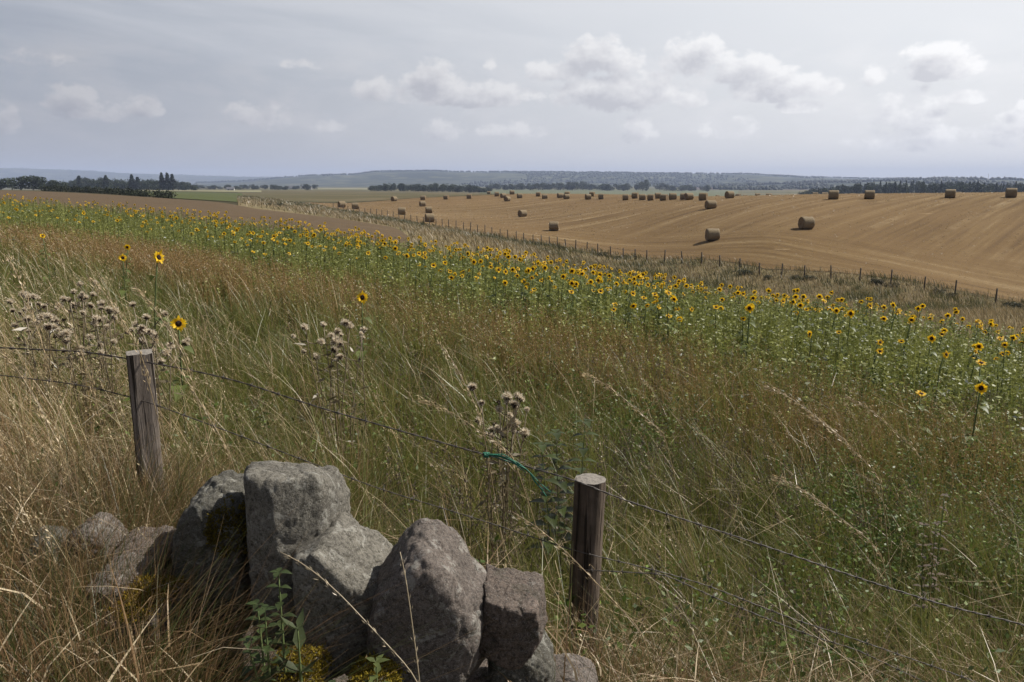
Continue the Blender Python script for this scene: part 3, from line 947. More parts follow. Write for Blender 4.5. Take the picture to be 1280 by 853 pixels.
# fallen and broken straw, crossing the rest at all angles
x, Y, z, px = scatter(22000, 1.45, 9, 1.6)
keep = ~stones_clear(x, Y) & (rng.random(len(x)) < np.clip((430 - px) / 400, .16, 1) + np.clip((2.5 - Y), 0, .5)); x, Y, z, px = x[keep], Y[keep], z[keep], px[keep]
n_ = len(x)
an = rng.uniform(0, 2 * np.pi, n_); L = rng.uniform(.15, .5, n_)
B = np.stack([x, Y, z + rng.uniform(.05, .55, n_) * np.where(Y < 2, .75, 1)], 1)
ribbons(db, B, L * rng.uniform(-.25, .7, n_), np.stack([np.cos(an) * L, np.sin(an) * L], 1), rng.uniform(.002, .0045, n_) * wmin(Y) ** .8,
        colmix((.22, .15, .07), (.50, .40, .25), rng.random(n_) ** 1.6), 3, 1.1)
for lo_, hi_, y0_, y1_, n_, hmax in ((-260, 240, 1.2, 2.4, 2600, .55), (640, 1540, 1.55, 2.5, 2200, .5), (240, 640, 2.05, 2.7, 1300, .5)):
    x, Y, z, px = scatter(n_, y0_, y1_, .8, lo_, hi_)
    an = rng.uniform(0, 2 * np.pi, n_); L = rng.uniform(.06, .34, n_)
    hb_ = rng.uniform(.12, hmax, n_)
    cs2 = colmix((.24, .15, .07), (.58, .48, .32), rng.random(n_) ** 1.5)
    ribbons(db, np.stack([x, Y, z + hb_], 1), L * rng.uniform(-.6, 1.0, n_), np.stack([np.cos(an) * L, np.sin(an) * L], 1), rng.uniform(.003, .0075, n_), cs2, 4, rng.uniform(1, 2.4), None, rng.uniform(0, .8, n_), .6)
tag(link('meadow_grass', gb.mesh('meadow_grass'), GRASS_M), 'tall green meadow grass between the wire fence and the flower strip', 'grass', kind='stuff')

# --- tan seeding stalks standing above the meadow, leaning left with the wind
sb = Bag()
x, Y, z, px = scatter(15000, 1.7, 22, 1.5)
keep = ~stones_clear(x, Y) & (Y < SN(px) * 1.0)
lk = np.clip((420 - px) / 500, 0, 1)
keep &= rng.random(len(x)) < (.13 + .87 * lk ** 1.3) * np.where(Y < 7, 1, .5)
x, Y, z, px = x[keep], Y[keep], z[keep], px[keep]; n_ = len(x)
hh = rng.uniform(.6, .98, n_); la = hh * rng.uniform(.1, .65, n_)
an = rng.normal(math.pi, .55, n_)
lean = np.stack([np.cos(an) * la, np.sin(an) * la], 1)
cs = colmix((.26, .185, .09), (.54, .44, .27), rng.random(n_))
dr = rng.uniform(.05, .28, n_)
cen = ribbons(sb, np.stack([x, Y, z], 1), hh, lean, .0022 * wmin(Y) ** .85 * rng.uniform(.8, 1.3, n_), cs, 6, 2.2, None, dr, .3)
tip = cen[:, -1]; dd = cen[:, -1] - cen[:, -3]; dd /= np.linalg.norm(dd, axis=1)[:, None]
panicles(sb, tip, dd, 16, rng.uniform(.10, .2, n_), .0045 * wmin(Y) ** .5, .011 * wmin(Y) ** .6, .0032 * wmin(Y) ** .7, cs * 1.05)
tag(link('seeding_grass', sb.mesh('seeding_grass'), DRY_M), 'pale tan seeding grass stalks leaning left over the meadow', 'grass', kind='stuff')
tag(link('dry_grass', db.mesh('dry_grass'), DRY_M), 'dry straw coloured grass tangled round the wall and posts', 'grass', kind='stuff')

# --- rusty brown bent grass: the fine haze of seed heads in front of the flower strip
bb = Bag()
x, Y, z, px = scatter(155000, 3.2, 30, .75)
rel = Y / SN(px)
hi = ipx(px, (-260, 1.35), (0, 1.18), (200, 1.05), (640, 1.06), (960, .98), (1280, .95))
band = np.exp(-((rel - .85 * hi) / np.where(rel < .85 * hi, .12, .18)) ** 2)
band *= .45 + .9 * np.clip((vnoise(x, Y, .55, 4.0) - .3) * 2, 0, 1)
keep = rng.random(len(x)) < band * np.where(px > 900, .62, 1.0)
x, Y, z, px = x[keep], Y[keep], z[keep], px[keep]; n_ = len(x)
hh = rng.uniform(.52, .82, n_)
la = hh * rng.uniform(.02, .28, n_); an = rng.normal(math.pi, .8, n_)
cs = colmix((.19, .115, .040), (.35, .225, .088), rng.random(n_))
lean = np.stack([np.cos(an) * la, np.sin(an) * la], 1)
cen = ribbons(bb, np.stack([x, Y, z], 1), hh, lean, .0014 * wmin(Y), cs * .9, 3, 1.8, None, .02, .3)
tip = cen[:, -1]; dd = cen[:, -1] - cen[:, -2]; dd /= np.linalg.norm(dd, axis=1)[:, None]
panicles(bb, tip, dd, 12, rng.uniform(.16, .30, n_), .022 + .004 * rng.random(n_), .011 * wmin(Y) ** .55, .0034 * wmin(Y) ** .6, cs)
tag(link('bent_grass', bb.mesh('bent_grass'), DRY_M), 'rusty brown haze of fine bent grass in front of the flower strip', 'grass', kind='stuff')

# --- flower strip greenery: leafy stems, a few leaves coloured pale for undersides and painted sun glints
lb = Bag()
x, Y, z, px = scatter(80000, 5.5, 48, .95)
rel = Y / SN(px)
keep = (rel > .88 + rng.normal(0, .07, len(x))) & (Y < SF(px))
x, Y, z, px = x[keep], Y[keep], z[keep], px[keep]; n_ = len(x)
hh = rng.uniform(.5, 1.04, n_) * np.clip(.55 + (Y / SN(px) - .88) * 1.5, .55, 1)
gcol = colmix((.115, .132, .028), (.28, .29, .085), rng.random(n_))
cen = ribbons(lb, np.stack([x, Y, z], 1), hh, rng.normal(0, .06, (n_, 2)), .006 * wmin(Y) ** .6, gcol, 2, 1.3, None, 0, .3)
nl = 12
t = rng.uniform(.15, 1.0, (n_, nl))
c = cen[:, :1] * (1 - t[..., None]) + cen[:, -1:] * t[..., None]
al = rng.normal(0, 1, (n_, nl, 3)) * np.array((1, 1, .45)); al /= np.linalg.norm(al, axis=2)[..., None]
lc = np.repeat(gcol[:, None], nl, 1) * rng.uniform(.7, 1.35, (n_, nl, 1))
pale = rng.random((n_, nl)) < .035
lc = np.where(pale[..., None], np.array((.36, .38, .32)), lc)
ll = rng.uniform(.022, .07, (n_, nl))
specks(lb, c.reshape(-1, 3), al.reshape(-1, 3), ll.ravel(), (ll * .5).ravel(), lc.reshape(-1, 3))
tag(link('flower_strip_greenery', lb.mesh('flower_strip_greenery'), LEAF_M), 'dense leafy green stems filling the strip of sunflowers', 'greenery', kind='stuff')

# --- broad-leaved weeds and vetch in the meadow, mostly on the right
wb = Bag()
x, Y, z, px = scatter(11000, 2.2, 9, 1.1)
pr = 1.6 * np.clip((px - 560) / 500, .06, 1) * np.clip((vnoise(x, Y, 1.3, 9.0) - .36) * 3, 0, 1)
keep = rng.random(len(x)) < pr
x, Y, z, px = x[keep], Y[keep], z[keep], px[keep]; n_ = len(x)
hh = rng.uniform(.35, .72, n_); gcol = colmix((.05, .08, .016), (.14, .185, .04), rng.random(n_) ** 1.5)
cen = ribbons(wb, np.stack([x, Y, z], 1), hh, rng.normal(0, .07, (n_, 2)), np.full(n_, .004), gcol, 2, 1.4, None, 0, .3)
nl = 14
t = rng.uniform(.35, 1.0, (n_, nl)); c = cen[:, :1] * (1 - t[..., None]) + cen[:, -1:] * t[..., None] + rng.normal(0, .025, (n_, nl, 3))
al = rng.normal(0, 1, (n_, nl, 3)) * np.array((1, 1, .5)); al /= np.linalg.norm(al, axis=2)[..., None]
ll = rng.uniform(.013, .038, (n_, nl))
specks(wb, c.reshape(-1, 3), al.reshape(-1, 3), ll.ravel(), (ll * .5).ravel(), (np.repeat(gcol[:, None], nl, 1) * rng.uniform(.7, 1.4, (n_, nl, 1))).reshape(-1, 3))
# drab seeding weeds (dark heads) mixed in
x, Y, z, px = scatter(3500, 2.6, 9, 1.2, 480, 1540)
keep = rng.random(len(x)) < np.clip((vnoise(x, Y, 1.6, 12.0) - .45) * 3, 0, 1)
x, Y, z, px = x[keep], Y[keep], z[keep], px[keep]; n_ = len(x)
cs = colmix((.075, .055, .04), (.16, .125, .095), rng.random(n_)); hh = rng.uniform(.45, .75, n_)
cen = ribbons(wb, np.stack([x, Y, z], 1), hh, rng.normal(0, .05, (n_, 2)), np.full(n_, .003), cs, 2, 1.4, None, 0, .3)
panicles(wb, cen[:, -1], np.tile((0, 0, 1.0), (n_, 1)), 16, np.full(n_, .16), np.full(n_, .018), np.full(n_, .014), np.full(n_, .009), cs)
tag(link('broadleaf_weeds', wb.mesh('broadleaf_weeds'), LEAF_M), 'low green vetch and broad leaved weeds tangled in the meadow at right', 'weeds', kind='stuff')

# --- rough verge along the far fence
vb = Bag()
N_ = 75000
pxv = rng.uniform(300, 1540, N_); lo = np.maximum(SF(pxv) + 1.2, np.where(pxv < 512, tab(PL_FAR)(pxv) + .3, 0)); hi = tab(FENCE)(pxv) + 2.2
Y = lo + (hi - lo) * (rng.random(N_) ** .6); x = col_of(pxv) * Y; z = H(x, Y)
tt = (Y - lo) / (hi - lo)
pn = vnoise(x, Y, .25, 6.0)
pn2 = vnoise(x, Y, .9, 3.3)
dark = (pn * .5 + pn2 * .5 + .05 * (tt > .8) > .60) & (tt > .5) | (rng.random(N_) < .14)
cs = np.where(dark[:, None], colmix((.055, .056, .022), (.12, .11, .045), rng.random(N_)), colmix((.18, .135, .068), (.33, .26, .15), rng.random(N_)))
hh = rng.uniform(.25, .6, N_) * np.where(dark & (tt > .5), 1.3, 1); la = hh * rng.uniform(.1, .7, N_); an = rng.normal(math.pi, .9, N_)
ribbons(vb, np.stack([x, Y, z], 1), hh, np.stack([np.cos(an) * la, np.sin(an) * la], 1), .0009 * Y * rng.uniform(.6, 1.3, N_), cs, 2, 1.6, None, .1, .5)
tag(link('verge_grass', vb.mesh('verge_grass'), DRY_M), 'rough tan grass of the verge along the far fence', 'grass', kind='stuff')

# --- loose straw left lying on the stubble
ub = Bag(); N_ = 30000
pxv = rng.uniform(383, 1540, N_); lo = tab(FENCE)(pxv) + 2.5; hi = np.minimum(STUB_FAR(pxv), 200)
Y = lo * (np.maximum(hi, lo + 5) / lo) ** rng.random(N_); x = col_of(pxv) * Y; z = H(x, Y) + .07
sv, tv = .73 * x - .68 * Y, .68 * x + .73 * Y
keep = rng.random(N_) < np.where(tv > 84, .25 + .75 * (np.abs((tv * 0 + (-.73 * x + .68 * Y)) / 6.2 % 1 - .5) < .14), .45)
x, Y, z = x[keep], Y[keep], z[keep]; n_ = len(x)
an = rng.uniform(0, 2 * np.pi, n_); al = np.stack([np.cos(an), np.sin(an), rng.uniform(0, .25, n_)], 1)
specks(ub, np.stack([x, Y, z], 1), al, np.minimum(.0018 * Y, .25) * rng.uniform(.5, 1.6, n_), np.minimum(.0006 * Y, .08), colmix((.20, .145, .075), (.40, .32, .20), rng.random(n_)))
tag(link('straw_litter', ub.mesh('straw_litter'), DRY_M), 'loose pale straw littering the stubble field', 'straw', kind='stuff')

# ------------------------------------------------------------------ sunflowers


def sunflower_protos():
    out = []
    for v in range(11):
        r = np.random.default_rng(200 + v)
        Hs = 1.0
        bend = r.normal(0, .05, 2)
        sp = np.array([(bend[0] * t * t, bend[1] * t * t, t * Hs) for t in np.linspace(0, 1, 7)])
        sp[-1] += (0, -.02, .0)
        b = Bag(); V, Q, T = tube(sp, np.linspace(.011, .006, 7), 6); b.add(V, Q, T); stem = b.mesh('stem', True); stem.materials.append(STEM_M)
        b = Bag()
        for k in range(8):
            t = r.uniform(.25, .93); c = np.array([np.interp(t, np.linspace(0, 1, 7), sp[:, i_]) for i_ in range(3)])
            an = k * 2.4 + r.normal(0, .3); L = r.uniform(.10, .19) * (1.25 - .6 * t)
            dx, dy = math.cos(an), math.sin(an); sx, sy = -dy, dx; W = L * .34
            pts = []
            for u, w in ((.12, .05), (.3, .85), (.5, 1.0), (.75, .6), (1, .03)):
                zz = .10 * u * L * 2 - .55 * u * u * L
                pts += [(c[0] + dx * L * u + sx * W * w, c[1] + dy * L * u + sy * W * w, c[2] + zz + .12 * L * w), (c[0] + dx * L * u, c[1] + dy * L * u, c[2] + zz),
                        (c[0] + dx * L * u - sx * W * w, c[1] + dy * L * u - sy * W * w, c[2] + zz + .12 * L * w)]
            Ql = [(3 * q, 3 * q + 1, 3 * q + 4, 3 * q + 3) for q in range(4)] + [(3 * q + 1, 3 * q + 2, 3 * q + 5, 3 * q + 4) for q in range(4)]
            cc = np.array((.10, .122, .034)) * r.uniform(.8, 1.35)
            b.add(pts, Ql, None, cc)
        fol = b.mesh('foliage', True); fol.materials.append(LEAF_M)
        # head: local axes: forward f (towards -Y), tilted
        tilt = (R(8), R(24), R(-12), R(38), R(15), R(62), R(-25), R(5), R(30), R(12), R(50))[v]
        yaw = (0, R(25), R(-25), R(10), R(-15), R(35), R(60), R(-62), R(75), R(130), R(-30))[v]
        f = np.array((math.sin(yaw) * math.cos(tilt), -math.cos(yaw) * math.cos(tilt), math.sin(tilt)))
        s = np.cross(f, (0, 0, 1.0)); s /= np.linalg.norm(s); u = np.cross(s, f)
        o0 = sp[-1] + f * .025
        rp = (.056, .052, .058, .046, .053, .054, .050, .055, .042, .052, .036)[v]; rd = rp * .385
        b = Bag()
        for lay in range(2):
            npet = 15 if lay == 0 else 13
            for k in range(npet):
                an = (k + .5 * lay) * 2 * math.pi / npet + r.normal(0, .07)
                e = math.cos(an) * s + math.sin(an) * u; g_ = -math.sin(an) * s + math.cos(an) * u
                rl = rp * r.uniform(.72, 1.12) * (1 if lay == 0 else .93); lift = r.normal(.008, .008) * (1 + lay * .6); W = .0085
                o_ = o0 + f * (-.004 + .005 * lay)
                pts = [o_ + e * rd * .8 - g_ * W * .6, o_ + e * rd * .8 + g_ * W * .6,
                       o_ + e * (rd + (rl - rd) * .5) - g_ * W + f * lift * .6, o_ + e * (rd + (rl - rd) * .5) + g_ * W + f * lift * .6,
                       o_ + e * rl + f * (lift - .006)]
                cc = np.array((.82, .47, .012)) * r.uniform(.8, 1.12); ct = np.array((.86, .58, .025)) * r.uniform(.85, 1.1)
                b.add(pts, [(0, 1, 3, 2)], [(2, 3, 4)], np.array([cc * .9, cc * .9, ct, ct, ct]))
        for k in range(14):                                             # green bracts behind
            an = k * 2 * math.pi / 14; e = math.cos(an) * s + math.sin(an) * u; g_ = -math.sin(an) * s + math.cos(an) * u
            o_ = o0 - f * .014
            b.add([o_ + e * .004 - g_ * .006, o_ + e * .004 + g_ * .006, o_ + e * .04 + f * .006], None, [(0, 1, 2)], (.05, .08, .025))
        head = b.mesh('flower_head'); head.materials.append(PETAL_M)
        b = Bag(); V = []; rings = [(q_ * rd / .0205, h_) for q_, h_ in ((.001, .010), (.008, .0095), (.0145, .0075), (.0195, .004), (.021, -.005), (.012, -.013))]
        for q, hgt in rings:
            for a in range(16):
                an = a * math.pi / 8; V.append(o0 + (math.cos(an) * s + math.sin(an) * u) * q * (1 + r.normal(0, .03)) + f * (hgt + r.normal(0, .0008)))
        i_ = np.arange(len(rings) - 1)[:, None] * 16; j_ = np.arange(16)[None]; jj = (j_ + 1) % 16
        b.add(V, np.stack([i_ + j_, i_ + jj, i_ + jj + 16, i_ + j_ + 16], -1).reshape(-1, 4))
        disc = b.mesh('disc', True); disc.materials.append(DISC_M)
        out.append((stem, fol, head, disc, o0))
    return out


PROTO = sunflower_protos()


def mesh_arrays(me):
    V = np.empty(len(me.vertices) * 3); me.vertices.foreach_get('co', V)
    P4 = [tuple(p_.vertices) for p_ in me.polygons]
    C = np.empty(len(me.vertices) * 4); me.color_attributes['Col'].data.foreach_get('color', C)
    return V.reshape(-1, 3), np.array([q for q in P4 if len(q) == 4]).reshape(-1, 4), np.array([q for q in P4 if len(q) == 3]).reshape(-1, 3), C.reshape(-1, 4)[:, :3]


# singles seen clearly in the photograph: (px, py, head size px, variant, label)
SINGLE = [(220, 403, 22, 0, 'lone sunflower above the thistles just right of the left fence post'),
          (181, 322, 17, 1, 'largest sunflower of the three standing apart at the upper left'),
          (152, 309, 9, 2, 'small sunflower, upper one of a close vertical pair at upper left'),
          (152, 322, 11, 0, 'small sunflower, lower one of a close vertical pair at upper left'),
          (56, 295, 9, 3, 'lone small sunflower over the brown grass near the left edge'),
          (450, 371, 16, 0, 'lone sunflower standing in the brown grass left of centre'),
          (1223, 483, 17, 0, 'big dark centred sunflower nearest the viewer at the right edge'),
          (1152, 496, 10, 5, 'sunflower seen edge-on low in the grass near the right edge'),
          (1206, 443, 11, 1, 'lower sunflower of the bright pair at the right'),
          (1215, 431, 12, 2, 'upper sunflower of the bright pair at the right'),
          (1162, 422, 12, 0, 'lowest of three overlapping sunflowers in a leaning row at right'),
          (1168, 416, 10, 1, 'middle of three overlapping sunflowers in a leaning row at right'),
          (1260, 431, 12, 3, 'large sunflower by itself close to the right edge of the strip'),
          (1062, 391, 11, 0, 'large sunflower in the near rows right of centre, below the fence gap'),
          (1051, 414, 7, 3, 'small sunflower standing low among leaves right of centre'),
          (747, 350, 9, 0, 'dark centred sunflower, lower of a vertical pair at the strip middle'),
          (749, 343, 8, 0, 'dark centred sunflower, upper of a vertical pair at the strip middle'),
          (686, 358, 7, 1, 'sunflower standing alone below the dense rows at the strip middle'),
          (902, 374, 8, 0, 'sunflower standing alone below the rows above the brown grass'),
          (555, 338, 7, 2, 'sunflower standing alone in the leaves below the dense left rows')]
MORE = [(1096, 380), (1101, 389), (1098, 397), (1137, 390), (1137, 396), (1156, 397), (1172, 400), (1173, 412), (1197, 405), (1220, 408), (1244, 406), (1236, 414),
        (1257, 409), (1266, 410), (1266, 420), (1278, 416), (1238, 442), (1248, 441), (1130, 426), (1116, 387), (1077, 380), (1018, 379), (1022, 381), (1025, 386), (1031, 385),
        (1040, 387), (1050, 381), (1057, 383), (1010, 387), (1000, 374), (981, 369), (977, 371), (963, 377), (938, 361), (926, 361), (920, 372), (965, 371), (858, 357), (864, 352), (885, 350), (946, 352), (1002, 354), (1046, 365)]
flowers = []
for q in SINGLE: flowers.append(q)
for k, (a, b_) in enumerate(MORE): flowers.append((a, b_, 8, k % 5, None))
SEG = ((-200, 0, 60), (0, 200, 170), (200, 430, 260), (430, 640, 230), (640, 850, 215), (850, 1060, 84), (1060, 1280, 46), (1280, 1500, 30))
placed = []


def solve_flower(px, py, Hh):
    a, d = ray(px, py); best = None
    for Yc in np.exp(np.linspace(math.log(3.5), math.log(50), 120)):
        x_ = a * Yc; e_ = abs((EYE - d * Yc) - h1(x_, Yc) - Hh)
        if best is None or e_ < best[0] - 1e-4: best = (e_, Yc, x_)
    return best[2], best[1]


for (px, py, size, v, lab) in flowers:
    Hh = random.uniform(.72, .92)
    if lab:                                               # take the distance from the head's size
        Yc = 960 * .112 / size; p_ = at(px, py, Yc); Hh = p_.z - h1(p_.x, p_.y)
        if not .65 < Hh < 1.3:
            Hh = min(max(Hh, .75), 1.2); x_, Yc = solve_flower(px, py, Hh); p_ = Vector((x_, Yc, 0))
        placed.append((p_.x, Yc, Hh, v, lab, px))
    else:
        x_, Yc = solve_flower(px, py, Hh); placed.append((x_, Yc, Hh, v, None, px))
for p0, p1, cnt in SEG:
    for _ in range(cnt):
        px = random.uniform(p0, p1); f = 1 - random.random() ** 1.9 * 1.0
        a0, a1 = float(SN(px)), float(SF(px))
        Yc = a0 + (a1 - a0) * (.08 + .92 * f); x_ = float(col_of(px)) * Yc
        placed.append((x_, Yc, random.uniform(.72, 1.1), random.choice((0, 0, 1, 1, 2, 2, 3, 4, 4, 5, 6, 7, 8, 9, 10)), None, px))
inview = [q for q in placed if -10 < q[5] < 1290]
outview = [q for q in placed if not -10 < q[5] < 1290]
inview.sort(key=lambda q: (q[4] is None, q[1]))
tiny = Bag()
for k, (x_, Yc, Hh, v, lab, px) in enumerate(inview + outview):
    s_ = Hh / PROTO[v][4][2]
    wd = (.95 if lab else random.uniform(.95, 1.12))
    rz = -math.atan2(x_, Yc) + (random.gauss(0, .12) if lab else random.gauss(.12, .45))
    zg = h1(x_, Yc)
    if k < 300:
        if lab is None:
            if px < 430: lab = 'small sunflower in the front rows of the strip left of centre'
            elif px < 640: lab = 'sunflower in the yellow rows above the middle brown grass, left half'
            elif px < 850: lab = 'sunflower in the crowded yellow rows below the low lone bale'
            elif px < 1060: lab = 'sunflower in the thinning rows between crowded middle and right edge'
            else: lab = 'sunflower among the scattered rows at the right end of the strip'
        e = empty('sunflower', (x_, Yc, zg), lab, 'sunflower', 'sunflowers in the strip' if k >= len(SINGLE) else 'sunflowers standing apart', rz)
        e.scale = (wd, wd, s_)
        st, fo, he, di, _ = PROTO[v]
        link('stem', st, None, e); link('foliage', fo, None, e); hd = link('flower_head', he, None, e); link('disc', di, None, hd)
    else:
        ca, sa = math.cos(rz), math.sin(rz)
        for mi, m_ in enumerate(PROTO[v][:4]):
            V, Q, T, C = mesh_arrays(m_)
            if mi == 3: C = np.full_like(C, 1) * np.array((.03, .016, .01))
            if mi == 0: C = np.full_like(C, 1) * np.array((.06, .085, .03))
            W = np.stack([(V[:, 0] * ca - V[:, 1] * sa) * wd, (V[:, 0] * sa + V[:, 1] * ca) * wd, V[:, 2] * s_], 1) + np.array((x_, Yc, zg))
            tiny.add(W, Q, T, C)
tag(link('distant_sunflowers', tiny.mesh('distant_sunflowers'), PETAL_M), 'mass of small yellow sunflowers along the far edge of the strip', 'sunflowers', kind='stuff')

# ------------------------------------------------------------------ thistles gone to seed


def thistle_parts(seed, nst, spread, hgt):
    r = np.random.default_rng(seed)
    b = Bag(); heads = []
    for k in range(nst):
        an = r.uniform(0, 6.28); q = spread * r.random() ** .5
        top = np.array((math.cos(an) * q, math.sin(an) * q * .7, hgt * r.uniform(.82, 1.03)))
        base = np.array((math.cos(an) * q * .25, math.sin(an) * q * .25, 0))
        mid = base * .5 + top * .5 + r.normal(0, .03, 3)
        pts = np.array([base, base * .7 + mid * .3, mid, mid * .4 + top * .6, top])
        V, Q, T = tube(pts, np.linspace(.005, .0025, 5), 5); b.add(V, Q, T, (.24, .19, .12))
        heads.append(top)
        for _ in range(2):
            t = r.uniform(.6, .9); c = mid * (1 - t) + top * t; e = c + r.normal(0, .05, 3) + (0, 0, .07)
            V, Q, T = tube([c, (c + e) / 2 + (0, 0, -.01), e], [.003, .0025, .002], 4); b.add(V, Q, T, (.15, .11, .07)); heads.append(e)
        nlf = 14
        t = r.uniform(.15, .95, nlf); c = base[None] * (1 - t[:, None]) + top[None] * t[:, None]
        al = r.normal(0, 1, (nlf, 3)) * (1, 1, .5); al /= np.linalg.norm(al, axis=1)[:, None]
        specks(b, c, al, r.uniform(.05, .11, nlf), r.uniform(.012, .02, nlf), colmix((.12, .10, .05), (.24, .19, .115), r.random(nlf)), r)
    return b.mesh('stem'), heads


def fluff_meshes():
    out = []
    for v in range(3):
        r = np.random.default_rng(300 + v)
        b = Bag()
        n_ = 170
        d = r.normal(0, 1, (n_, 3)); d[:, 2] = np.abs(d[:, 2]) * .9 - .25; d /= np.linalg.norm(d, axis=1)[:, None]
        ln = .026 * r.uniform(.6, 1.1, n_)
        specks(b, d * .004, d, ln, np.full(n_, .0055), colmix((.46, .38, .26), (.86, .78, .64), r.random(n_)), r)
        f_ = b.mesh('down'); f_.materials.append(FLUFF_M)
        b = Bag(); n_ = 50
        d = r.normal(0, 1, (n_, 3)); d[:, 2] = -np.abs(d[:, 2]) * .6 + .25; d /= np.linalg.norm(d, axis=1)[:, None]
        specks(b, d * .003 + (0, 0, -.006), d, np.full(n_, .016), np.full(n_, .006), colmix((.055, .035, .025), (.12, .08, .055), r.random(n_)), r)
        g_ = b.mesh('seed_head'); g_.materials.append(DRY_M)
        out.append((g_, f_))
    return out


FLUFF = fluff_meshes()
TH = [(38, 368, 5.0, .12, 'fluffy seeding thistle at the left end of the big thistle patch'),
      (62, 372, 4.9, .13, 'brown seeding thistle second from left in the big thistle patch'),
      (88, 372, 4.8, .14, 'seeding thistle with tangled tan heads in the middle of the patch'),
      (112, 370, 4.9, .13, 'seeding thistle right of middle in the big thistle patch'),
      (132, 378, 4.6, .10, 'small pale headed thistle at the right end of the patch'),
      (168, 385, 4.4, .09, 'dark seeding thistle between the patch and the left post'),
      (192, 402, 4.1, .09, 'white tufted thistle above the left post beside the sunflower'),
      (425, 410, 4.7, .22, 'isolated thistle with a row of white tufts left of centre'),
      (622, 503, 3.5, .15, 'isolated thistle with round pale clocks in the middle of the meadow'),
      (45, 392, 4.5, .12, 'lower dark thistle under the left end of the big patch'),
      (105, 395, 4.3, .13, 'lower thistle with faded leaves under the middle of the patch')]
for k, (px, py, Yc, spr, lab) in enumerate(TH):
    p_ = at(px, py, Yc); zg = h1(p_.x, p_.y)
    hg = max(.5, p_.z - zg)
    e = empty('thistle', (p_.x, p_.y, zg), lab, 'thistle', 'thistles gone to seed')
    sm, hd = thistle_parts(500 + k, 4 if k < 7 or k > 8 else 9, spr * 1.15, hg)
    link('stem', sm, DRY_M, e)
    for q, pt_ in enumerate(hd):
        g_, f_ = FLUFF[q % 3]
        ho = link('seed_head', g_, None, e, pt_); ho.rotation_euler = (random.gauss(0, .5), random.gauss(0, .5), random.uniform(0, 6)); sc_ = random.uniform(.6, 1.08); ho.scale = (sc_,) * 3
        if random.random() < .75: link('down', f_, None, ho)

# ------------------------------------------------------------------ wall stones


def stone(name, px, py, Yc, hw, hh, dep, planes, seed, mat, label, rough=.05, power=10, rz=0, parent=None):
    """a block cut by planes (normal, distance as a share of the half sizes), edges rounded, surface broken by noise"""
    c = at(px, py, Yc); k = Yc / F * 1.02
    hx, hz = hw * k, hh * k
    bm = bmesh.new(); bmesh.ops.create_icosphere(bm, subdivisions=6, radius=1.0)
    pl = [(Vector(n_).normalized(), d_) for n_, d_ in planes]
    off = Vector((seed * 3.7, seed * 1.9, seed * 5.3))
    ms = (hx + hz + dep) / 3
    for v in bm.verts:
        d = v.co.normalized(); s = 0.0
        for n_, d_ in pl:
            q = n_.dot(d) / d_
            if q > 0: s += q ** power
        rr_ = s ** (-1 / power)
        q = Vector((d.x * rr_ * hx, d.y * rr_ * dep, d.z * rr_ * hz))
        w = q / ms
        vd, vp = mnoise.voronoi(w * 2.1 + off)
        vh = Vector((math.sin(vp[0].x * 91.7), math.sin(vp[0].y * 57.3), math.sin(vp[0].z * 73.9)))
        f = (w * 2.1 + off - vp[0]).dot(vh) * rough * .75 - rough * .5 * max(0, 1 - (vd[1] - vd[0]) * 7) + mnoise.fractal(w * 1.3 + off, 1.0, 2.0, 3) * rough * 1.5 + mnoise.fractal(w * 5 + off, .9, 2.1, 4) * rough * .42 + mnoise.fractal(w * 19 + off, .8, 2.1, 3) * rough * .16
        f *= 1.0; cr = abs(mnoise.noise(w * 2.3 + off * 1.7)); f -= rough * .7 * max(0, 1 - cr * 9)
        v.co = q * (1 + f)
    for f_ in bm.faces: f_.smooth = True
    me = bpy.data.meshes.new(name); bm.to_mesh(me); bm.free()
    o = link(name, me, mat, None, c); o.rotation_euler.z = rz
    return tag(o, label, 'stone', 'stones of the dry wall')


G1 = mat_stone('grey granite', (.115, .105, .087), (.20, .185, .152), (.05, .045, .036), seed=1)
G2 = mat_stone('pinkish granite', (.115, .095, .08), (.18, .15, .128), (.05, .042, .036), seed=4)
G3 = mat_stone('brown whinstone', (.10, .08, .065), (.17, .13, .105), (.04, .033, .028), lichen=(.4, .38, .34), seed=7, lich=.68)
G4 = mat_stone('mossy grey stone', (.075, .07, .058), (.13, .122, .10), (.045, .042, .03), seed=11)
BOX = [((1, 0, 0), 1), ((-1, 0, 0), 1), ((0, 1, 0), 1), ((0, -1, 0), 1), ((0, 0, 1), 1), ((0, 0, -1), 1)]
S = {}
S['tall'] = stone('wall_stone', 366, 690, 1.86, 57, 118, .115, [((1, -.25, .06), .98), ((-1, -.35, .02), .96), ((.55, -1, .12), .86), ((-.3, -1, 0), .95), ((0, 1, 0), 1),
                  ((.04, .10, 1), .97), ((-.6, -.1, .8), 1.34), ((.7, 0, .7), 1.24), ((0, -.7, .9), 1.30), ((0, 0, -1), 1)], 1.0, G1,
                  'tall upright grey stone, the highest of the broken wall', .028, 30)
S['shoulder'] = stone('wall_stone', 432, 742, 1.78, 64, 92, .12, [((1, 0, 0), 1), ((-1, -.2, 0), 1), ((.50, -.15, .85), .68), ((-.2, -1, .05), .9), ((.5, -1, -.1), .9), ((0, 1, 0), 1), ((-.35, 0, 1), 1.0),
                  ((.8, 0, -.7), .85), ((0, 0, -1), 1)], 2.0, G1, 'grey stone with a smooth sloping shoulder leaning on the tall one', .03, 22)
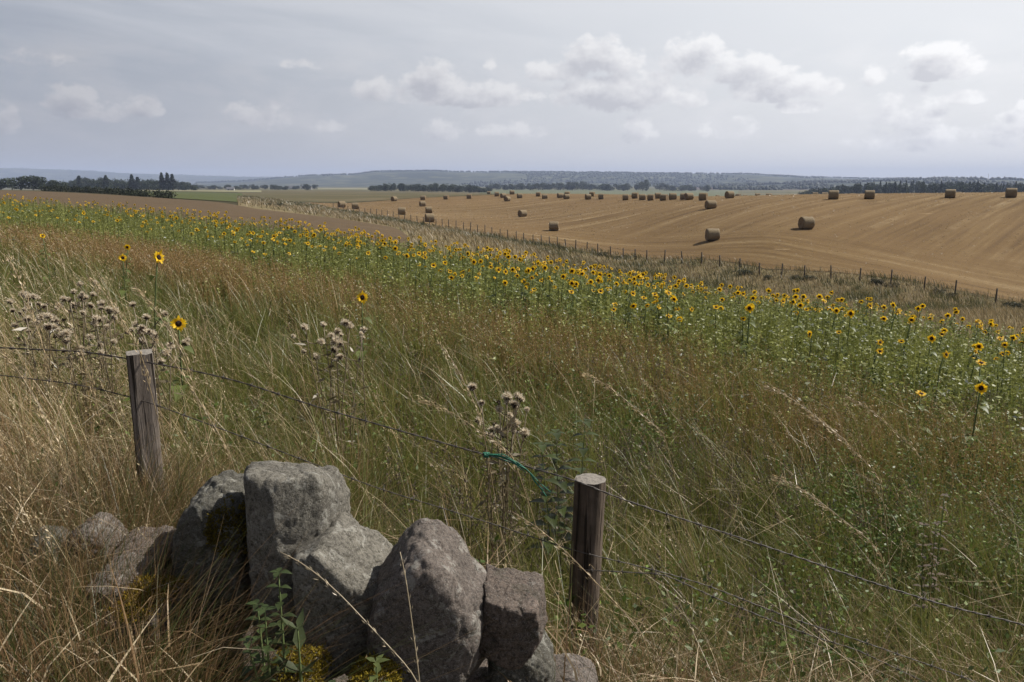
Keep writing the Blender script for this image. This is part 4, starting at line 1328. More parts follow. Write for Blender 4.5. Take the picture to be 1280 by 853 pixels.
S['peak'] = stone('wall_stone', 535, 775, 1.70, 86, 122, .12, [((.75, -.1, .68), .80), ((-.72, -.1, .7), .82), ((1, -.2, -.2), .92), ((-1, -.25, -.05), .95), ((0, -1, .12), .92), ((.35, -1, .1), 1.0), ((-.4, -1, 0), 1.0), ((0, 1, 0), 1),
                  ((.1, 0, 1), .98), ((.6, -.2, -1), .95), ((-.3, 0, -1), 1)], 3.0, G2, 'big pointed pinkish stone at the middle of the wall', .04, 10)
S['block'] = stone('wall_stone', 640, 776, 1.74, 44, 54, .085, [((1, -.15, .1), .95), ((-1, 0, .1), .95), ((.15, -.1, 1), .9), ((.15, -1, -.2), .88), ((-.45, -1, -.1), .95), ((0, 1, 0), 1), ((.9, -.3, -.7), .95), ((-.5, 0, -1), 1.0), ((0, 0, -1), 1)],
                  4.0, G3, 'small angular brown stone perched at the right end of the wall', .045, 30)
S['round'] = stone('wall_stone', 652, 842, 1.80, 46, 52, .09, BOX + [((1, 0, 1), 1.15), ((1, -1, 0), 1.15), ((0, -1, 1), 1.15)], 5.0, G4, 'rounded grey stone under the small angular brown one', .05, 6)
S['corner'] = stone('wall_stone', 708, 866, 1.84, 46, 34, .10, BOX + [((1, 0, 1), 1.1), ((-1, 0, 1), 1.1)], 6.0, G2, 'low pale stone at the bottom, rightmost of the wall', .05, 7)
S['leftmoss'] = stone('wall_stone', 272, 690, 1.98, 52, 96, .12, [((1, 0, 0), 1), ((-1, -.2, .1), .95), ((-.55, -.1, .8), .92), ((.1, -.1, 1), .98), ((0, -1, .1), .95), ((0, 1, 0), 1), ((0, 0, -1), 1)], 7.0, G4,
                      'dark rounded stone with a moss cushion, left against the tall stone', .05, 9)
S['oval'] = stone('wall_stone', 120, 680, 2.05, 33, 34, .08, BOX + [((.7, 0, .8), .8), ((-.7, 0, .8), 1.0), ((.5, -1, .3), .85), ((-.5, -1, 1), 1.0)], 8.0, G2, 'oval grey stone with a sunlit rim in the dry grass at left', .06, 7)
S['mid'] = stone('wall_stone', 58, 692, 2.0, 26, 28, .07, BOX + [((1, 0, .7), .85), ((-1, -.5, 1), .9), ((.3, -1, .4), .85)], 9.0, G4, 'half hidden grey stone left of the oval one in dry grass', .06, 8)
S['slab'] = stone('wall_stone', 184, 698, 2.0, 36, 24, .10, BOX + [((1, 0, .8), 1.15), ((0, -1, .6), 1.0)], 10.0, G3, 'flat brown slab wedged between the oval stone and the mossy one', .06, 12)
S['lit'] = stone('wall_stone', 152, 732, 1.85, 34, 26, .09, BOX + [((.3, -.6, 1), .95), ((-1, 0, .6), 1.1)], 11.0, G2, 'low stone with a bright worn top beneath the flat slab', .06, 9)
S['mossslab'] = stone('wall_stone', 182, 766, 1.74, 36, 24, .09, BOX + [((0, -1, .8), 1.1)], 12.0, G3, 'flat stone capped with yellow moss low at the left', .05, 10)
S['footmoss'] = stone('wall_stone', 372, 858, 1.56, 40, 30, .08, BOX + [((-1, 0, 1), 1.1), ((1, 0, 1), 1.1)], 13.0, G4, 'moss topped stone at the bottom edge below the tall stone', .05, 7)
S['footmoss2'] = stone('wall_stone', 470, 872, 1.55, 36, 36, .07, BOX + [((-1, 0, 1), 1.1), ((1, 0, 1), 1.1)], 14.0, G4, 'moss topped stone at the bottom edge below the pointed stone', .05, 7)
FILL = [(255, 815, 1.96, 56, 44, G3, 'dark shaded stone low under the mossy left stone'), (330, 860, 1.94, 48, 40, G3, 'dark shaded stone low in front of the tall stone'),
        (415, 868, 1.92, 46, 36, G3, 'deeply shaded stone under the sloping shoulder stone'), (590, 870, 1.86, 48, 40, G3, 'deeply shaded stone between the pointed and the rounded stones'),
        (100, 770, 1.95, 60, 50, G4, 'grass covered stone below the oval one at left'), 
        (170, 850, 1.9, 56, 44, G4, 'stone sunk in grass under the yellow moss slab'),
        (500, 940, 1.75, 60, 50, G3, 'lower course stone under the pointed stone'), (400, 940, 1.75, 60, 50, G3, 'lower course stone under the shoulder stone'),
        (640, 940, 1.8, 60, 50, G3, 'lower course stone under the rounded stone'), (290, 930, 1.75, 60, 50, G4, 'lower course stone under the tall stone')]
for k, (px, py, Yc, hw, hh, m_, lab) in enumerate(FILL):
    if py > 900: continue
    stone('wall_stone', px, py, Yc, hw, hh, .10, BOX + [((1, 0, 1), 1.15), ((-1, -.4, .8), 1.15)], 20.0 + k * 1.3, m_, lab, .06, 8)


def moss_on(st, cx, cz, rx, rz_, n_, base=(.16, .12, .015), size=.008, up=.25):
    """a cushion of moss tufts growing on the upper faces of one stone (cx.. as shares of its size)"""
    me = st.data; nv = len(me.vertices)
    V = np.empty(nv * 3); me.vertices.foreach_get('co', V); V = V.reshape(-1, 3)
    Nn = np.empty(nv * 3); me.vertices.foreach_get('normal', Nn); Nn = Nn.reshape(-1, 3)
    ext = V.max(0)
    q = ((V[:, 0] / ext[0] - cx) / rx) ** 2 + ((V[:, 2] / ext[2] - cz) / rz_) ** 2
    edge = 1 + .35 * np.sin(V[:, 0] * 130) * np.sin(V[:, 2] * 110 + 2) + .25 * np.sin(V[:, 1] * 190)
    idx = np.where((q < edge) & (Nn[:, 2] > up) )[0]
    if not len(idx): return
    ii = rng.choice(idx, n_)
    c = V[ii] + rng.normal(0, .003, (n_, 3)) - Nn[ii] * .002
    lump = .5 + .5 * np.sin(c[:, 0] * 210) * np.sin(c[:, 1] * 190 + 1)
    c += Nn[ii] * (lump * .012)[:, None]
    al = Nn[ii] + rng.normal(0, .6, (n_, 3)); al /= np.linalg.norm(al, axis=1)[:, None]
    b = Bag(); specks(b, c, al, size * rng.uniform(.6, 1.4, n_), np.full(n_, size * .5), np.asarray(base)[None] * rng.uniform(.45, 1.35, (n_, 1)))
    o = link('moss', b.mesh('moss'), MOSS_M, st); return o


moss_on(S['leftmoss'], .62, .50, .5, .32, 5000, (.13, .10, .014), up=-.1)
moss_on(S['mossslab'], .1, .85, .8, .35, 4000, (.17, .115, .016), up=.35)
moss_on(S['footmoss'], .1, .75, .9, .7, 5000, (.20, .15, .02), up=.1)
moss_on(S['footmoss2'], 0, .75, .9, .6, 4000, (.20, .15, .02), up=.1)

# ------------------------------------------------------------------ near fence: posts and barbed wire
fe = empty('wire_fence', at(735, 800, 2.42), 'old wooden post and barbed wire fence just behind the broken wall', 'fence')


def to_local(P_, e):
    return np.asarray(P_, float) - np.array(e.location)


def post_mesh(base, top, sec, mat, topmat, twist=0.0, seed=0):
    """a post from base to top with cross-section sec (list of x,y); end grain on top"""
    r = np.random.default_rng(seed)
    base, top = np.array(base), np.array(top); m_ = len(sec); nl = 26
    V = []
    for k in range(nl + 1):
        t = k / nl; c = base * (1 - t) + top * t
        for q, (sx, sy) in enumerate(sec):
            w = 1 + .035 * mnoise.noise(Vector((sx * 60, sy * 60 + seed, t * 9))) + .02 * math.sin(q * 9.1 + seed)
            V.append(c + np.array((sx * w, sy * w, (.006 * mnoise.noise(Vector((sx * 90, sy * 90, seed))) if k == nl else 0))))
    i_ = np.arange(nl)[:, None] * m_; j_ = np.arange(m_)[None]; jj = (j_ + 1) % m_
    Q_ = np.stack([i_ + j_, i_ + jj, i_ + jj + m_, i_ + j_ + m_], -1).reshape(-1, 4)
    b = Bag(); b.add(V, Q_)
    topv = np.array(V[nl * m_:]); cap = Bag()
    cV = np.concatenate([topv * 1.0, topv.mean(0) * .5 + topv * .5 + (0, 0, .002), [topv.mean(0) + (0, 0, .001)]])
    cQ = [(q, (q + 1) % m_, m_ + (q + 1) % m_, m_ + q) for q in range(m_)]; cT = [(m_ + q, m_ + (q + 1) % m_, 2 * m_) for q in range(m_)]
    cap.add(cV + (0, 0, .0005), cQ, cT)
    return b.mesh('fence_post'), cap.mesh('post_top')


def square_sec(a, rot, cham=.12):
    pts = []
    for k in range(4):
        an = rot + k * math.pi / 2
        e1 = np.array((math.cos(an), math.sin(an))); e2 = np.array((-e1[1], e1[0]))
        for t in np.linspace(-1 + cham, 1 - cham, 5): pts.append(tuple(a * (e1 + e2 * t)))
    return pts


def round_sec(a, n_=22):
    return [(a * math.cos(k * 2 * math.pi / n_), a * math.sin(k * 2 * math.pi / n_) * .95) for k in range(n_)]


POSTS = [(at(174, 441, 2.62), (-.012, 0), square_sec(.041, R(28)), WOOD_GREY_M), (at(738, 599, 2.42), (-.035, .0), round_sec(.052), WOOD_DARK_M),
         (at(-420, 330, 2.9), (.0, 0), round_sec(.05), WOOD_DARK_M), (at(1650, 930, 2.1), (.03, 0), square_sec(.045, R(10)), WOOD_GREY_M)]
ptop = []
for k, (tp, ln, sec, m_) in enumerate(POSTS):
    zg = h1(tp.x, tp.y)
    bs = np.array((tp.x + ln[0], tp.y + ln[1], zg - .15)); tpv = np.array(tp)
    pm, cm = post_mesh(to_local(bs, fe), to_local(tpv, fe), sec, m_, None, 0, k * 7 + 1)
    po = link('fence_post', pm, m_, fe); link('end_grain', cm, WOOD_TOP_M, po)
    if k == 0: po['label'] = 'squared grey weathered post'
    if k == 1: po['label'] = 'round dark brown post'
    ptop.append((tpv, bs))


def wire_path(keys, n_):
    """smooth curve through 3-D points"""
    K = np.array(keys, float); s = np.concatenate([[0], np.cumsum(np.linalg.norm(np.diff(K, axis=0), axis=1))])
    q = np.linspace(0, s[-1], n_)
    P_ = np.stack([np.interp(q, s, K[:, i_]) for i_ in range(3)], 1)
    for _ in range(int(n_ / 14)):
        P_[1:-1] = (P_[:-2] + 2 * P_[1:-1] + P_[2:]) / 4
    return P_, s[-1]


def barbed(keys, seed, rad=.0012, step=.105):
    r = np.random.default_rng(seed)
    P_, L = wire_path([np.array(k_) for k_ in keys], 420)
    P_ = to_local(P_, fe)
    b = Bag(); s = np.linspace(0, L, 420)
    tg = np.gradient(P_, axis=0); tg /= np.linalg.norm(tg, axis=1)[:, None]
    u = np.cross(tg, (0, 0, 1.0)); u /= np.linalg.norm(u, axis=1)[:, None]; w = np.cross(u, tg)
    for ph in (0, math.pi):
        an = s / .045 * 2 * math.pi / 2 + ph
        V, Q, T = tube(P_ + rad * (np.cos(an)[:, None] * u + np.sin(an)[:, None] * w), rad, 5); b.add(V, Q, T)
    bb_ = b
    for q in np.arange(.05, L, step):
        k = int(q / L * 419); c = P_[k]
        a0 = r.uniform(0, 6.28)
        loop = [c + tg[k] * (.006 * (t - .5)) + .0038 * (math.cos(a0 + t * 12.6) * u[k] + math.sin(a0 + t * 12.6) * w[k]) for t in np.linspace(0, 1, 14)]
        V, Q, T = tube(loop, .0011, 4); bb_.add(V, Q, T)
        for e_ in range(4):
            an = a0 + e_ * 1.57 + r.normal(0, .2); d_ = math.cos(an) * u[k] + math.sin(an) * w[k]
            V, Q, T = tube([c + d_ * .003, c + d_ * .017 + tg[k] * r.normal(0, .004)], [.0012, .0005], 4); bb_.add(V, Q, T)
    link('wire', b.mesh('wire'), WIRE_M, fe)


def w3(lst):
    return [at(px, py, Yc) for px, py, Yc in lst]


barbed(w3([(-420, 385, 2.95), (-60, 432, 2.76), (110, 440, 2.66), (178, 452, 2.58), (240, 463, 2.56), (300, 477, 2.54), (400, 510, 2.5), (470, 530, 2.48), (540, 550, 2.46), (608, 569, 2.44), (660, 584, 2.42), (722, 601, 2.37),
           (770, 622, 2.36), (850, 648, 2.34), (960, 684, 2.3), (1080, 725, 2.26), (1180, 757, 2.22), (1290, 783, 2.18), (1640, 945, 2.06)]), 1, .0016)
barbed(w3([(-420, 450, 2.86), (-60, 462, 2.68), (100, 481, 2.62), (178, 500, 2.58), (300, 545, 2.54), (470, 610, 2.48), (600, 650, 2.44), (722, 690, 2.37), (800, 708, 2.36), (880, 730, 2.34), (990, 774, 2.3), (1060, 796, 2.26),
           (1200, 845, 2.22), (1290, 880, 2.18), (1640, 1020, 2.06)]), 2)
barbed(w3([(722, 712, 2.37), (830, 718, 2.36), (900, 750, 2.34), (985, 784, 2.31), (1020, 797, 2.29), (1070, 812, 2.26), (1150, 850, 2.22), (1640, 1080, 2.06)]), 3)

# green baler twine tied on the top wire
tb = Bag(); r = np.random.default_rng(3)
kc = np.array(at(608, 569, 2.435))
for q in range(9):
    a0 = r.uniform(0, 6)
    pts = [kc + np.array((.012 * (t - .5) + r.normal(0, .002), .008 * math.cos(a0 + t * 9), .008 * math.sin(a0 + t * 9))) for t in np.linspace(0, 1, 12)]
    V, Q, T = tube(pts, .0022, 5); tb.add(V, Q, T)
for q in range(7):
    keys = w3([(608, 568, 2.43), (625 + r.normal(0, 3), 570 + r.normal(0, 2), 2.42), (645 + r.normal(0, 3), 579 + r.normal(0, 2), 2.41)] + ([(662, 590, 2.40), (672 + r.normal(0, 3), 602, 2.39), (681 + r.normal(0, 4), 613 + r.normal(0, 3), 2.39)] if q % 2 else [(655 + r.normal(0, 4), 588 + r.normal(0, 3), 2.4)]))
    P_, L = wire_path(keys, 30); V, Q, T = tube(P_, .0016, 4); tb.add(V, Q, T)
tag(link('baler_twine', tb.mesh('baler_twine'), TWINE_M), 'frayed green baler twine knotted on the top wire', 'twine')

# ------------------------------------------------------------------ far fence: one thing, posts and wire
FP = [(430, 260.5), (1256, 368)]
fpx = [418, 424, 430, 436, 443, 450, 457, 464, 471, 478, 485, 492, 499, 506, 514, 522, 530, 537, 545, 553, 561, 570, 579, 588, 597, 606, 615, 625, 635, 645, 655, 666, 677, 687, 697, 708, 720, 734, 748, 764, 780, 795, 810, 832, 855, 879, 902, 927, 953, 981, 1010, 1044, 1080, 1120, 1163, 1203, 1256, 1315, 1380]
e = empty('boundary_fence', (float(col_of(800)) * 76, 76, h1(float(col_of(800)) * 76, 76)), 'long dark post and wire fence along the near edge of the stubble field', 'fence')
tops = []
for k, px in enumerate(fpx):
    Yc = float(tab(FENCE)(px)); x_ = float(col_of(px)) * Yc; zg = h1(x_, Yc)
    hp = random.uniform(1.08, 1.28); w = .06 if px > 700 else .05
    tilt = random.gauss(0, .04)
    c = to_local((x_, Yc, zg), e)
    sec = round_sec(w, 8)
    V = np.array([[(c[0] + sx + tilt * t * hp, c[1] + sy, c[2] - .1 + (hp + .1) * t) for sx, sy in sec] for t in (0, .5, 1)]).reshape(-1, 3)
    i_ = np.arange(2)[:, None] * 8; j_ = np.arange(8)[None]; jj = (j_ + 1) % 8
    b = Bag(); b.add(V, np.stack([i_ + j_, i_ + jj, i_ + jj + 8, i_ + j_ + 8], -1).reshape(-1, 4), [(16, 16 + q, 17 + q) for q in range(1, 7)])
    link('fence_post', b.mesh('fence_post'), FENCEPOST_M, e)
    tops.append((c[0] + tilt * hp, c[1], c[2] + hp))
for lv in (.15, .5, .85):
    V, Q, T = tube([(a[0], a[1] - .06, a[2] - lv) for a in tops], .006, 4); b = Bag(); b.add(V, Q, T)
    link('wire', b.mesh('wire'), WIRE_M, e)

# dark weeds and bushes along that fence
SHR = [(939, 333, 2.2, 1.0), (965, 341, 1.5, .8), (1000, 345, 1.6, .8), (1018, 351, 1.6, .8), (1098, 354, 1.4, 1.2), (1108, 361, 1.9, 1.0), (1120, 364, 1.6, .8), (1182, 372, 1.6, .9), (1196, 374, 1.4, .8), (1272, 388, 2.4, 1.1), (1284, 392, 2, 1),
       (752, 312, 1.8, .8), (765, 316, 1.8, .7), (775, 318, 1.6, .7), (525, 281, 3, .9), (510, 280, 3, .8), (500, 283, 2.5, .8), (350, 259, 2.6, 1.1), (358, 262, 2.2, .9), (335, 257, 2.2, .7), (640, 303, 2, .7), (700, 308, 1.8, .7), (388, 238, 9, 2.0), (315, 247, 3, 1.0)]
bushes = []
for v in range(4):
    b = Bag()
    for q in range(5):
        V, Q, C = leaf_cloud(120, np.array((rng.normal(0, .3), rng.normal(0, .2), rng.uniform(.2, .65))), np.array((.3, .3, .3)), .06, (.04, .043, .02), rng); V[:, 2] = np.maximum(V[:, 2], -.05); b.add(V, Q, None, C)
    m_ = b.mesh('bush'); m_.materials.append(TREE_M); bushes.append(m_)
for k, (px, py, w, hg) in enumerate(SHR):
    Yc = float(tab(FENCE)(px)) - .4 if py > 262 else (112 if py > 256 else (200 if px == 315 else 900)); x_ = float(col_of(px)) * Yc
    o = link('bush', bushes[k % 4], None, None, (x_, Yc, h1(x_, Yc))); o.scale = (w * .62, w * .5, hg * .62); o.rotation_euler.z = k
    tag(o, 'low dark bush growing along the far fence at the right' if px > 900 else 'low dark bush on the verge by the far fence, middle' if px > 600 else 'low dark bush on the verge near the left fence corner', 'bush', 'low bushes by the far fence')

# ------------------------------------------------------------------ plants near the wall


def leafy_plant(name, px, py, Yc, hgt, nlev, ll, colr, label, cat, seed, droop=.3, stems=1, tilt=(0, 0)):
    p_ = at(px, py, Yc); zg = p_.z - hgt
    e = empty(name, (p_.x, p_.y, zg), label, cat); r = np.random.default_rng(seed)
    sb_, lb_ = Bag(), Bag()
    for st in range(stems):
        off = r.normal(0, .035 * (stems > 1), 2); hs = hgt * (1 if st == 0 else r.uniform(.7, .95))
        sp = np.array([(off[0] * (1 + t) + tilt[0] * t * t, off[1] * (1 + t) + tilt[1] * t, hs * t) for t in np.linspace(0, 1, 9)])
        V, Q, T = tube(sp, np.linspace(.004, .0015, 9), 5); sb_.add(V, Q, T)
        for lv in range(nlev):
            t = .25 + .75 * lv / (nlev - 1); c = np.array([np.interp(t, np.linspace(0, 1, 9), sp[:, i_]) for i_ in range(3)])
            for sd in range(2 if lv < nlev - 1 else 4):
                an = lv * 1.57 + sd * (math.pi if lv < nlev - 1 else 1.57) + r.normal(0, .25); L = ll * r.uniform(.75, 1.15) * (1.15 - .6 * t)
                dx, dy = math.cos(an), math.sin(an); sx, sy = -dy, dx; W = L * .27; pts = []
                for u, w in ((.0, .05), (.15, .4), (.35, 1.0), (.6, .75), (.82, .35), (1, .02)):
                    zz = L * (.35 * u - droop * 1.6 * u * u)
                    pts += [(c[0] + dx * L * u + sx * W * w, c[1] + dy * L * u + sy * W * w, c[2] + zz + .2 * W * w), (c[0] + dx * L * u, c[1] + dy * L * u, c[2] + zz), (c[0] + dx * L * u - sx * W * w, c[1] + dy * L * u - sy * W * w, c[2] + zz + .2 * W * w)]
                Ql = [(3 * q, 3 * q + 1, 3 * q + 4, 3 * q + 3) for q in range(5)] + [(3 * q + 1, 3 * q + 2, 3 * q + 5, 3 * q + 4) for q in range(5)]
                lb_.add(pts, Ql, None, np.asarray(colr) * r.uniform(.75, 1.3))
    link('stem', sb_.mesh('stem', True), STEM_M, e); link('foliage', lb_.mesh('foliage', True), LEAF_M, e)


leafy_plant('nettle', 348, 716, 1.52, .32, 8, .055, (.032, .046, .013), 'green nettle growing up in front of the tall stone', 'nettle', 1, .25)
leafy_plant('nettle', 330, 752, 1.5, .28, 6, .05, (.038, .056, .017), 'shorter green nettle left of the one before the tall stone', 'nettle', 2, .25, 2)
leafy_plant('nettle', 352, 792, 1.46, .22, 6, .05, (.04, .06, .018), 'low nettle at the foot of the tall stone', 'nettle', 3, .3, 2)
leafy_plant('nettle', 470, 828, 1.5, .16, 5, .05, (.09, .11, .035), 'small bright shoot on the bottom moss below the pointed stone', 'shoot', 4, .1)
leafy_plant('dock_plant', 372, 786, 1.5, .14, 3, .06, (.055, .07, .028), 'dock with long pale upright leaves beside the shoulder stone', 'dock', 5, -.35)
leafy_plant('dock_plant', 714, 538, 3.3, .75, 10, .13, (.04, .055, .012), 'dark green bushy dock behind the round post', 'dock', 6, .3, 3)
leafy_plant('dock_plant', 1184, 622, 3.3, .7, 9, .05, (.10, .07, .05), 'dead brown dock spike in the green at the right', 'dock', 7, .2, 3)

# single stalks that stand out: (tip px, tip py, tip Y), (base px, base py, base Y)
STK = [((952, 481, 3.6), (1065, 560, 3.4), 1.0, 'pale arching stalk with a drooping head, uppermost of the right ones'),
       ((1008, 518, 3.4), (1100, 600, 3.2), .9, 'pale arching stalk just below the uppermost drooping one at right'),
       ((1055, 495, 3.8), (1150, 570, 3.6), .8, 'faint arching stalk farther right than the uppermost drooping one'),
       ((962, 594, 2.9), (1100, 690, 2.7), 1.0, 'thick feathery stalk arching left above the top wire at right'),
       ((725, 466, 3.3), (830, 545, 3.1), .9, 'feathery stalk arching left right of the round thistle'),
       ((518, 500, 2.9), (640, 570, 2.7), .9, 'nearly level straw coloured stalk left of the round thistle'),
       ((545, 425, 3.3), (600, 520, 3.1), .6, 'straight thin stalk rising left of the round thistle'),
       ((8, 318, 2.7), (52, 430, 2.6), 1.0, 'tall curved tan stalk at the left edge reaching above the thistles'),
       ((165, 358, 2.6), (232, 450, 2.5), 1.0, 'long tan seed head slanting above the left post'),
       ((70, 375, 2.4), (112, 470, 2.35), .9, 'tan stalk slanting across the thistle patch'),
       ((108, 345, 2.5), (175, 440, 2.45), .9, 'bundled tan seed head slanting to the left post top'),
       ((190, 420, 2.45), (285, 565, 2.3), .7, 'bright straw stalk crossing right of the left post'),
       ((350, 690, 1.52), (520, 850, 1.4), .8, 'feathery pale stalk crossing before the pointed stone'),
       ((500, 690, 1.48), (524, 850, 1.42), .6, 'thin upright stalk standing before the pointed stone'),
       ((640, 640, 2.15), (800, 790, 2.05), .7, 'tangled pale stalk crossing the round post'),
       ((2, 440, 2.2), (75, 560, 2.1), .9, 'pale stalk slanting at the left edge below the thistles')]
for k, (tp, bp, fat, lab) in enumerate(STK):
    T_ = np.array(at(*tp)); B0 = np.array(at(*bp))
    zg = max(h1(B0[0], B0[1]), -.6); dv = (B0 - T_)
    root = np.array((B0[0] + dv[0] * .55, B0[1] + .02, max(zg, B0[2] - .7)))
    r = np.random.default_rng(800 + k)
    keys = [root, B0 * .65 + root * .35 + (0, 0, .02), B0 + (0, 0, .01), B0 * .45 + T_ * .55 + (0, 0, .035), T_ * .8 + B0 * .2 + (0, 0, .028), T_]
    P_, L = wire_path(keys, 40)
    c0 = np.array((.34, .26, .15)) if k not in (12, 13) else np.array((.40, .33, .22))
    b = Bag(); V, Q, T = tube(P_ - root, np.linspace(.0019, .0009, 40) * (1.1 if Q is not None else 1), 4); b.add(V, Q, T, c0)
    so = link('grass_stalk', b.mesh('grass_stalk'), DRY_M, None, root); tag(so, lab, 'grass stalk', 'grass stalks standing out')
    ns = int((150 if tp[2] > 2 else 70) * fat); t = 1 - r.random(ns) ** 1.2 * .42
    idx = np.clip((t * 39).astype(int), 0, 38); c = P_[idx] - root
    d_ = P_[np.minimum(idx + 1, 39)] - P_[idx]; d_ /= np.linalg.norm(d_, axis=1)[:, None] + 1e-9
    c = c + r.normal(0, .0065 * fat * min(1, tp[2] / 2.7), (ns, 3)) + np.array((0, 0, -.003))
    al = d_ + r.normal(0, .3, (ns, 3)); al /= np.linalg.norm(al, axis=1)[:, None]
    b = Bag(); specks(b, c, al, r.uniform(.014, .028, ns) * min(1, tp[2] / 2.7), r.uniform(.003, .0052, ns) * min(1, tp[2] / 3.2), c0 * r.uniform(.95, 1.65, (ns, 1)), r)
    link('seed_head', b.mesh('seed_head'), DRY_M, so)

# ------------------------------------------------------------------ sun, sky, air
SUN_AZ, SUN_EL = R(72), R(47)          # to the right and a little ahead
sd = Vector((math.sin(SUN_AZ) * math.cos(SUN_EL), math.cos(SUN_AZ) * math.cos(SUN_EL), math.sin(SUN_EL)))
sl = bpy.data.lights.new('sun', 'SUN'); sl.energy = 5.0; sl.angle = R(.6); sl.color = (1.0, .95, .87)
so = bpy.data.objects.new('sun', sl); COL.objects.link(so); so.rotation_euler = (-sd).to_track_quat('-Z', 'Y').to_euler(); so.location = (30, 10, 40)

w = bpy.data.worlds.new('World'); sc.world = w; w.use_nodes = True
nt = w.node_tree; nt.nodes.clear(); n = N(nt)
sky = n.node('ShaderNodeTexSky', sky_type='NISHITA'); sky.sun_disc = False; sky.sun_elevation = SUN_EL; sky.sun_rotation = SUN_AZ
sky.air_density = 1.2; sky.dust_density = 3.0; sky.ozone_density = 1.0
dirv = n.node('ShaderNodeTexCoord').outputs['Generated']
sp = n.node('ShaderNodeSeparateXYZ'); n.put(sp.inputs[0], dirv)
az = n.m('ARCTAN2', sp.outputs[0], sp.outputs[1]); el = n.m('ARCSINE', sp.outputs[2])

CLOUDS = [(88, 128, 34, 20, .9), (115, 143, 50, 13, .7), (180, 137, 26, 14, .75), (325, 150, 46, 20, .62), (410, 161, 28, 10, .55), (380, 83, 30, 8, .45), (468, 116, 26, 17, .85), (540, 105, 36, 24, 1), (585, 122, 90, 17, 1),
          (555, 166, 28, 16, .75), (640, 166, 45, 13, .6), (752, 76, 48, 24, 1), (700, 92, 45, 16, .75), (775, 122, 80, 24, 1), (860, 128, 24, 13, .95), (795, 166, 28, 20, .7), (868, 76, 38, 26, .9), (925, 92, 48, 22, .9), (975, 112, 66, 20, 1),
          (1000, 136, 30, 9, .8), (1090, 98, 18, 16, .8), (1175, 82, 54, 22, .95), (1195, 125, 40, 9, .7), (1130, 145, 60, 28, .55), (1150, 176, 100, 18, .6), (1262, 165, 45, 26, .55), (3, 155, 26, 22, .55), (614, 82, 10, 9, .6), (1278, 132, 12, 9, .7),
          (60, 75, 90, 12, .3), (920, 165, 60, 16, .4)]


def density(du, dv):
    u = n.m('ADD', az, du); v = n.m('ADD', el, dv)
    cb = n.node('ShaderNodeCombineXYZ'); n.put(cb.inputs[0], u); n.put(cb.inputs[1], n.m('MULTIPLY', v, 1.35))
    nz = n.noise(cb.outputs[0], 30, 10, .62)
    field = None
    for px, py, rx, ry, s in CLOUDS:
        a, d = ray(px, py); ca = math.atan(a); ce = math.atan(-d / math.hypot(1, a))
        ex = n.m('DIVIDE', n.m('SUBTRACT', u, ca), rx / 960 * 1.3 * math.cos(ca) ** 2); ey0 = n.m('SUBTRACT', v, ce); ey = n.m('MAXIMUM', n.m('DIVIDE', ey0, ry / 960 * 1.5), n.m('DIVIDE', ey0, -ry / 960 * .85))
        ln = n.m('SQRT', n.m('ADD', n.m('MULTIPLY', ex, ex), n.m('MULTIPLY', ey, ey)))
        f = n.m('MULTIPLY', n.m('SUBTRACT', 1.0, ln, clamp=True), s)
        field = f if field is None else n.m('MAXIMUM', field, f)
    # elsewhere round the sky the same sort of cloud, at random
    back = n.m('MULTIPLY', n.m('GREATER_THAN', n.m('ABSOLUTE', az), .68), .35)
    field = n.m('MAXIMUM', field, n.m('MULTIPLY', back, n.m('LESS_THAN', v, .35)))
    q = n.m('ADD', field, n.m('MULTIPLY', n.m('SUBTRACT', nz, .5), 1.75))
    mr = n.node('ShaderNodeMapRange', interpolation_type='SMOOTHSTEP'); n.put(mr.inputs[0], n.m('MULTIPLY', q, n.m('MULTIPLY', field, 6.0, clamp=True)))
    mr.inputs['From Min'].default_value = .10; mr.inputs['From Max'].default_value = .44
    return mr.outputs[0], q


d0, q0 = density(0.0, 0.0)
d1, q1 = density(.010, .014)
sdot = n.node('ShaderNodeVectorMath', operation='DOT_PRODUCT'); n.put(sdot.inputs[0], dirv); sdot.inputs[1].default_value = sd
glow = n.node('ShaderNodeMapRange', interpolation_type='SMOOTHSTEP'); n.put(glow.inputs[0], sdot.outputs['Value']); glow.inputs['From Min'].default_value = -.25; glow.inputs['From Max'].default_value = .84
veil = n.mix(glow.outputs[0], (3.4, 3.72, 4.4), (10.6, 10.7, 10.8))
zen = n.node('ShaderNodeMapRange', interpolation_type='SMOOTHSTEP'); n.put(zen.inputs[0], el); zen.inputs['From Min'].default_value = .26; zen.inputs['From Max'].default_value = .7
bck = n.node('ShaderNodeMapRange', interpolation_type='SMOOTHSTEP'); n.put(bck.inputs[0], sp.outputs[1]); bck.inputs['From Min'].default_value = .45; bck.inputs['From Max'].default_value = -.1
clear = n.m('MAXIMUM', zen.outputs[0], bck.outputs[0])  # mask for unseen sky overhead and behind, dimmed to cut fill light
veil = n.mix(n.m('ADD', .18, n.m('MULTIPLY', clear, .66)), veil, n.mix(1.0, sky.outputs[0], (.34, .37, .45), 'MULTIPLY'))
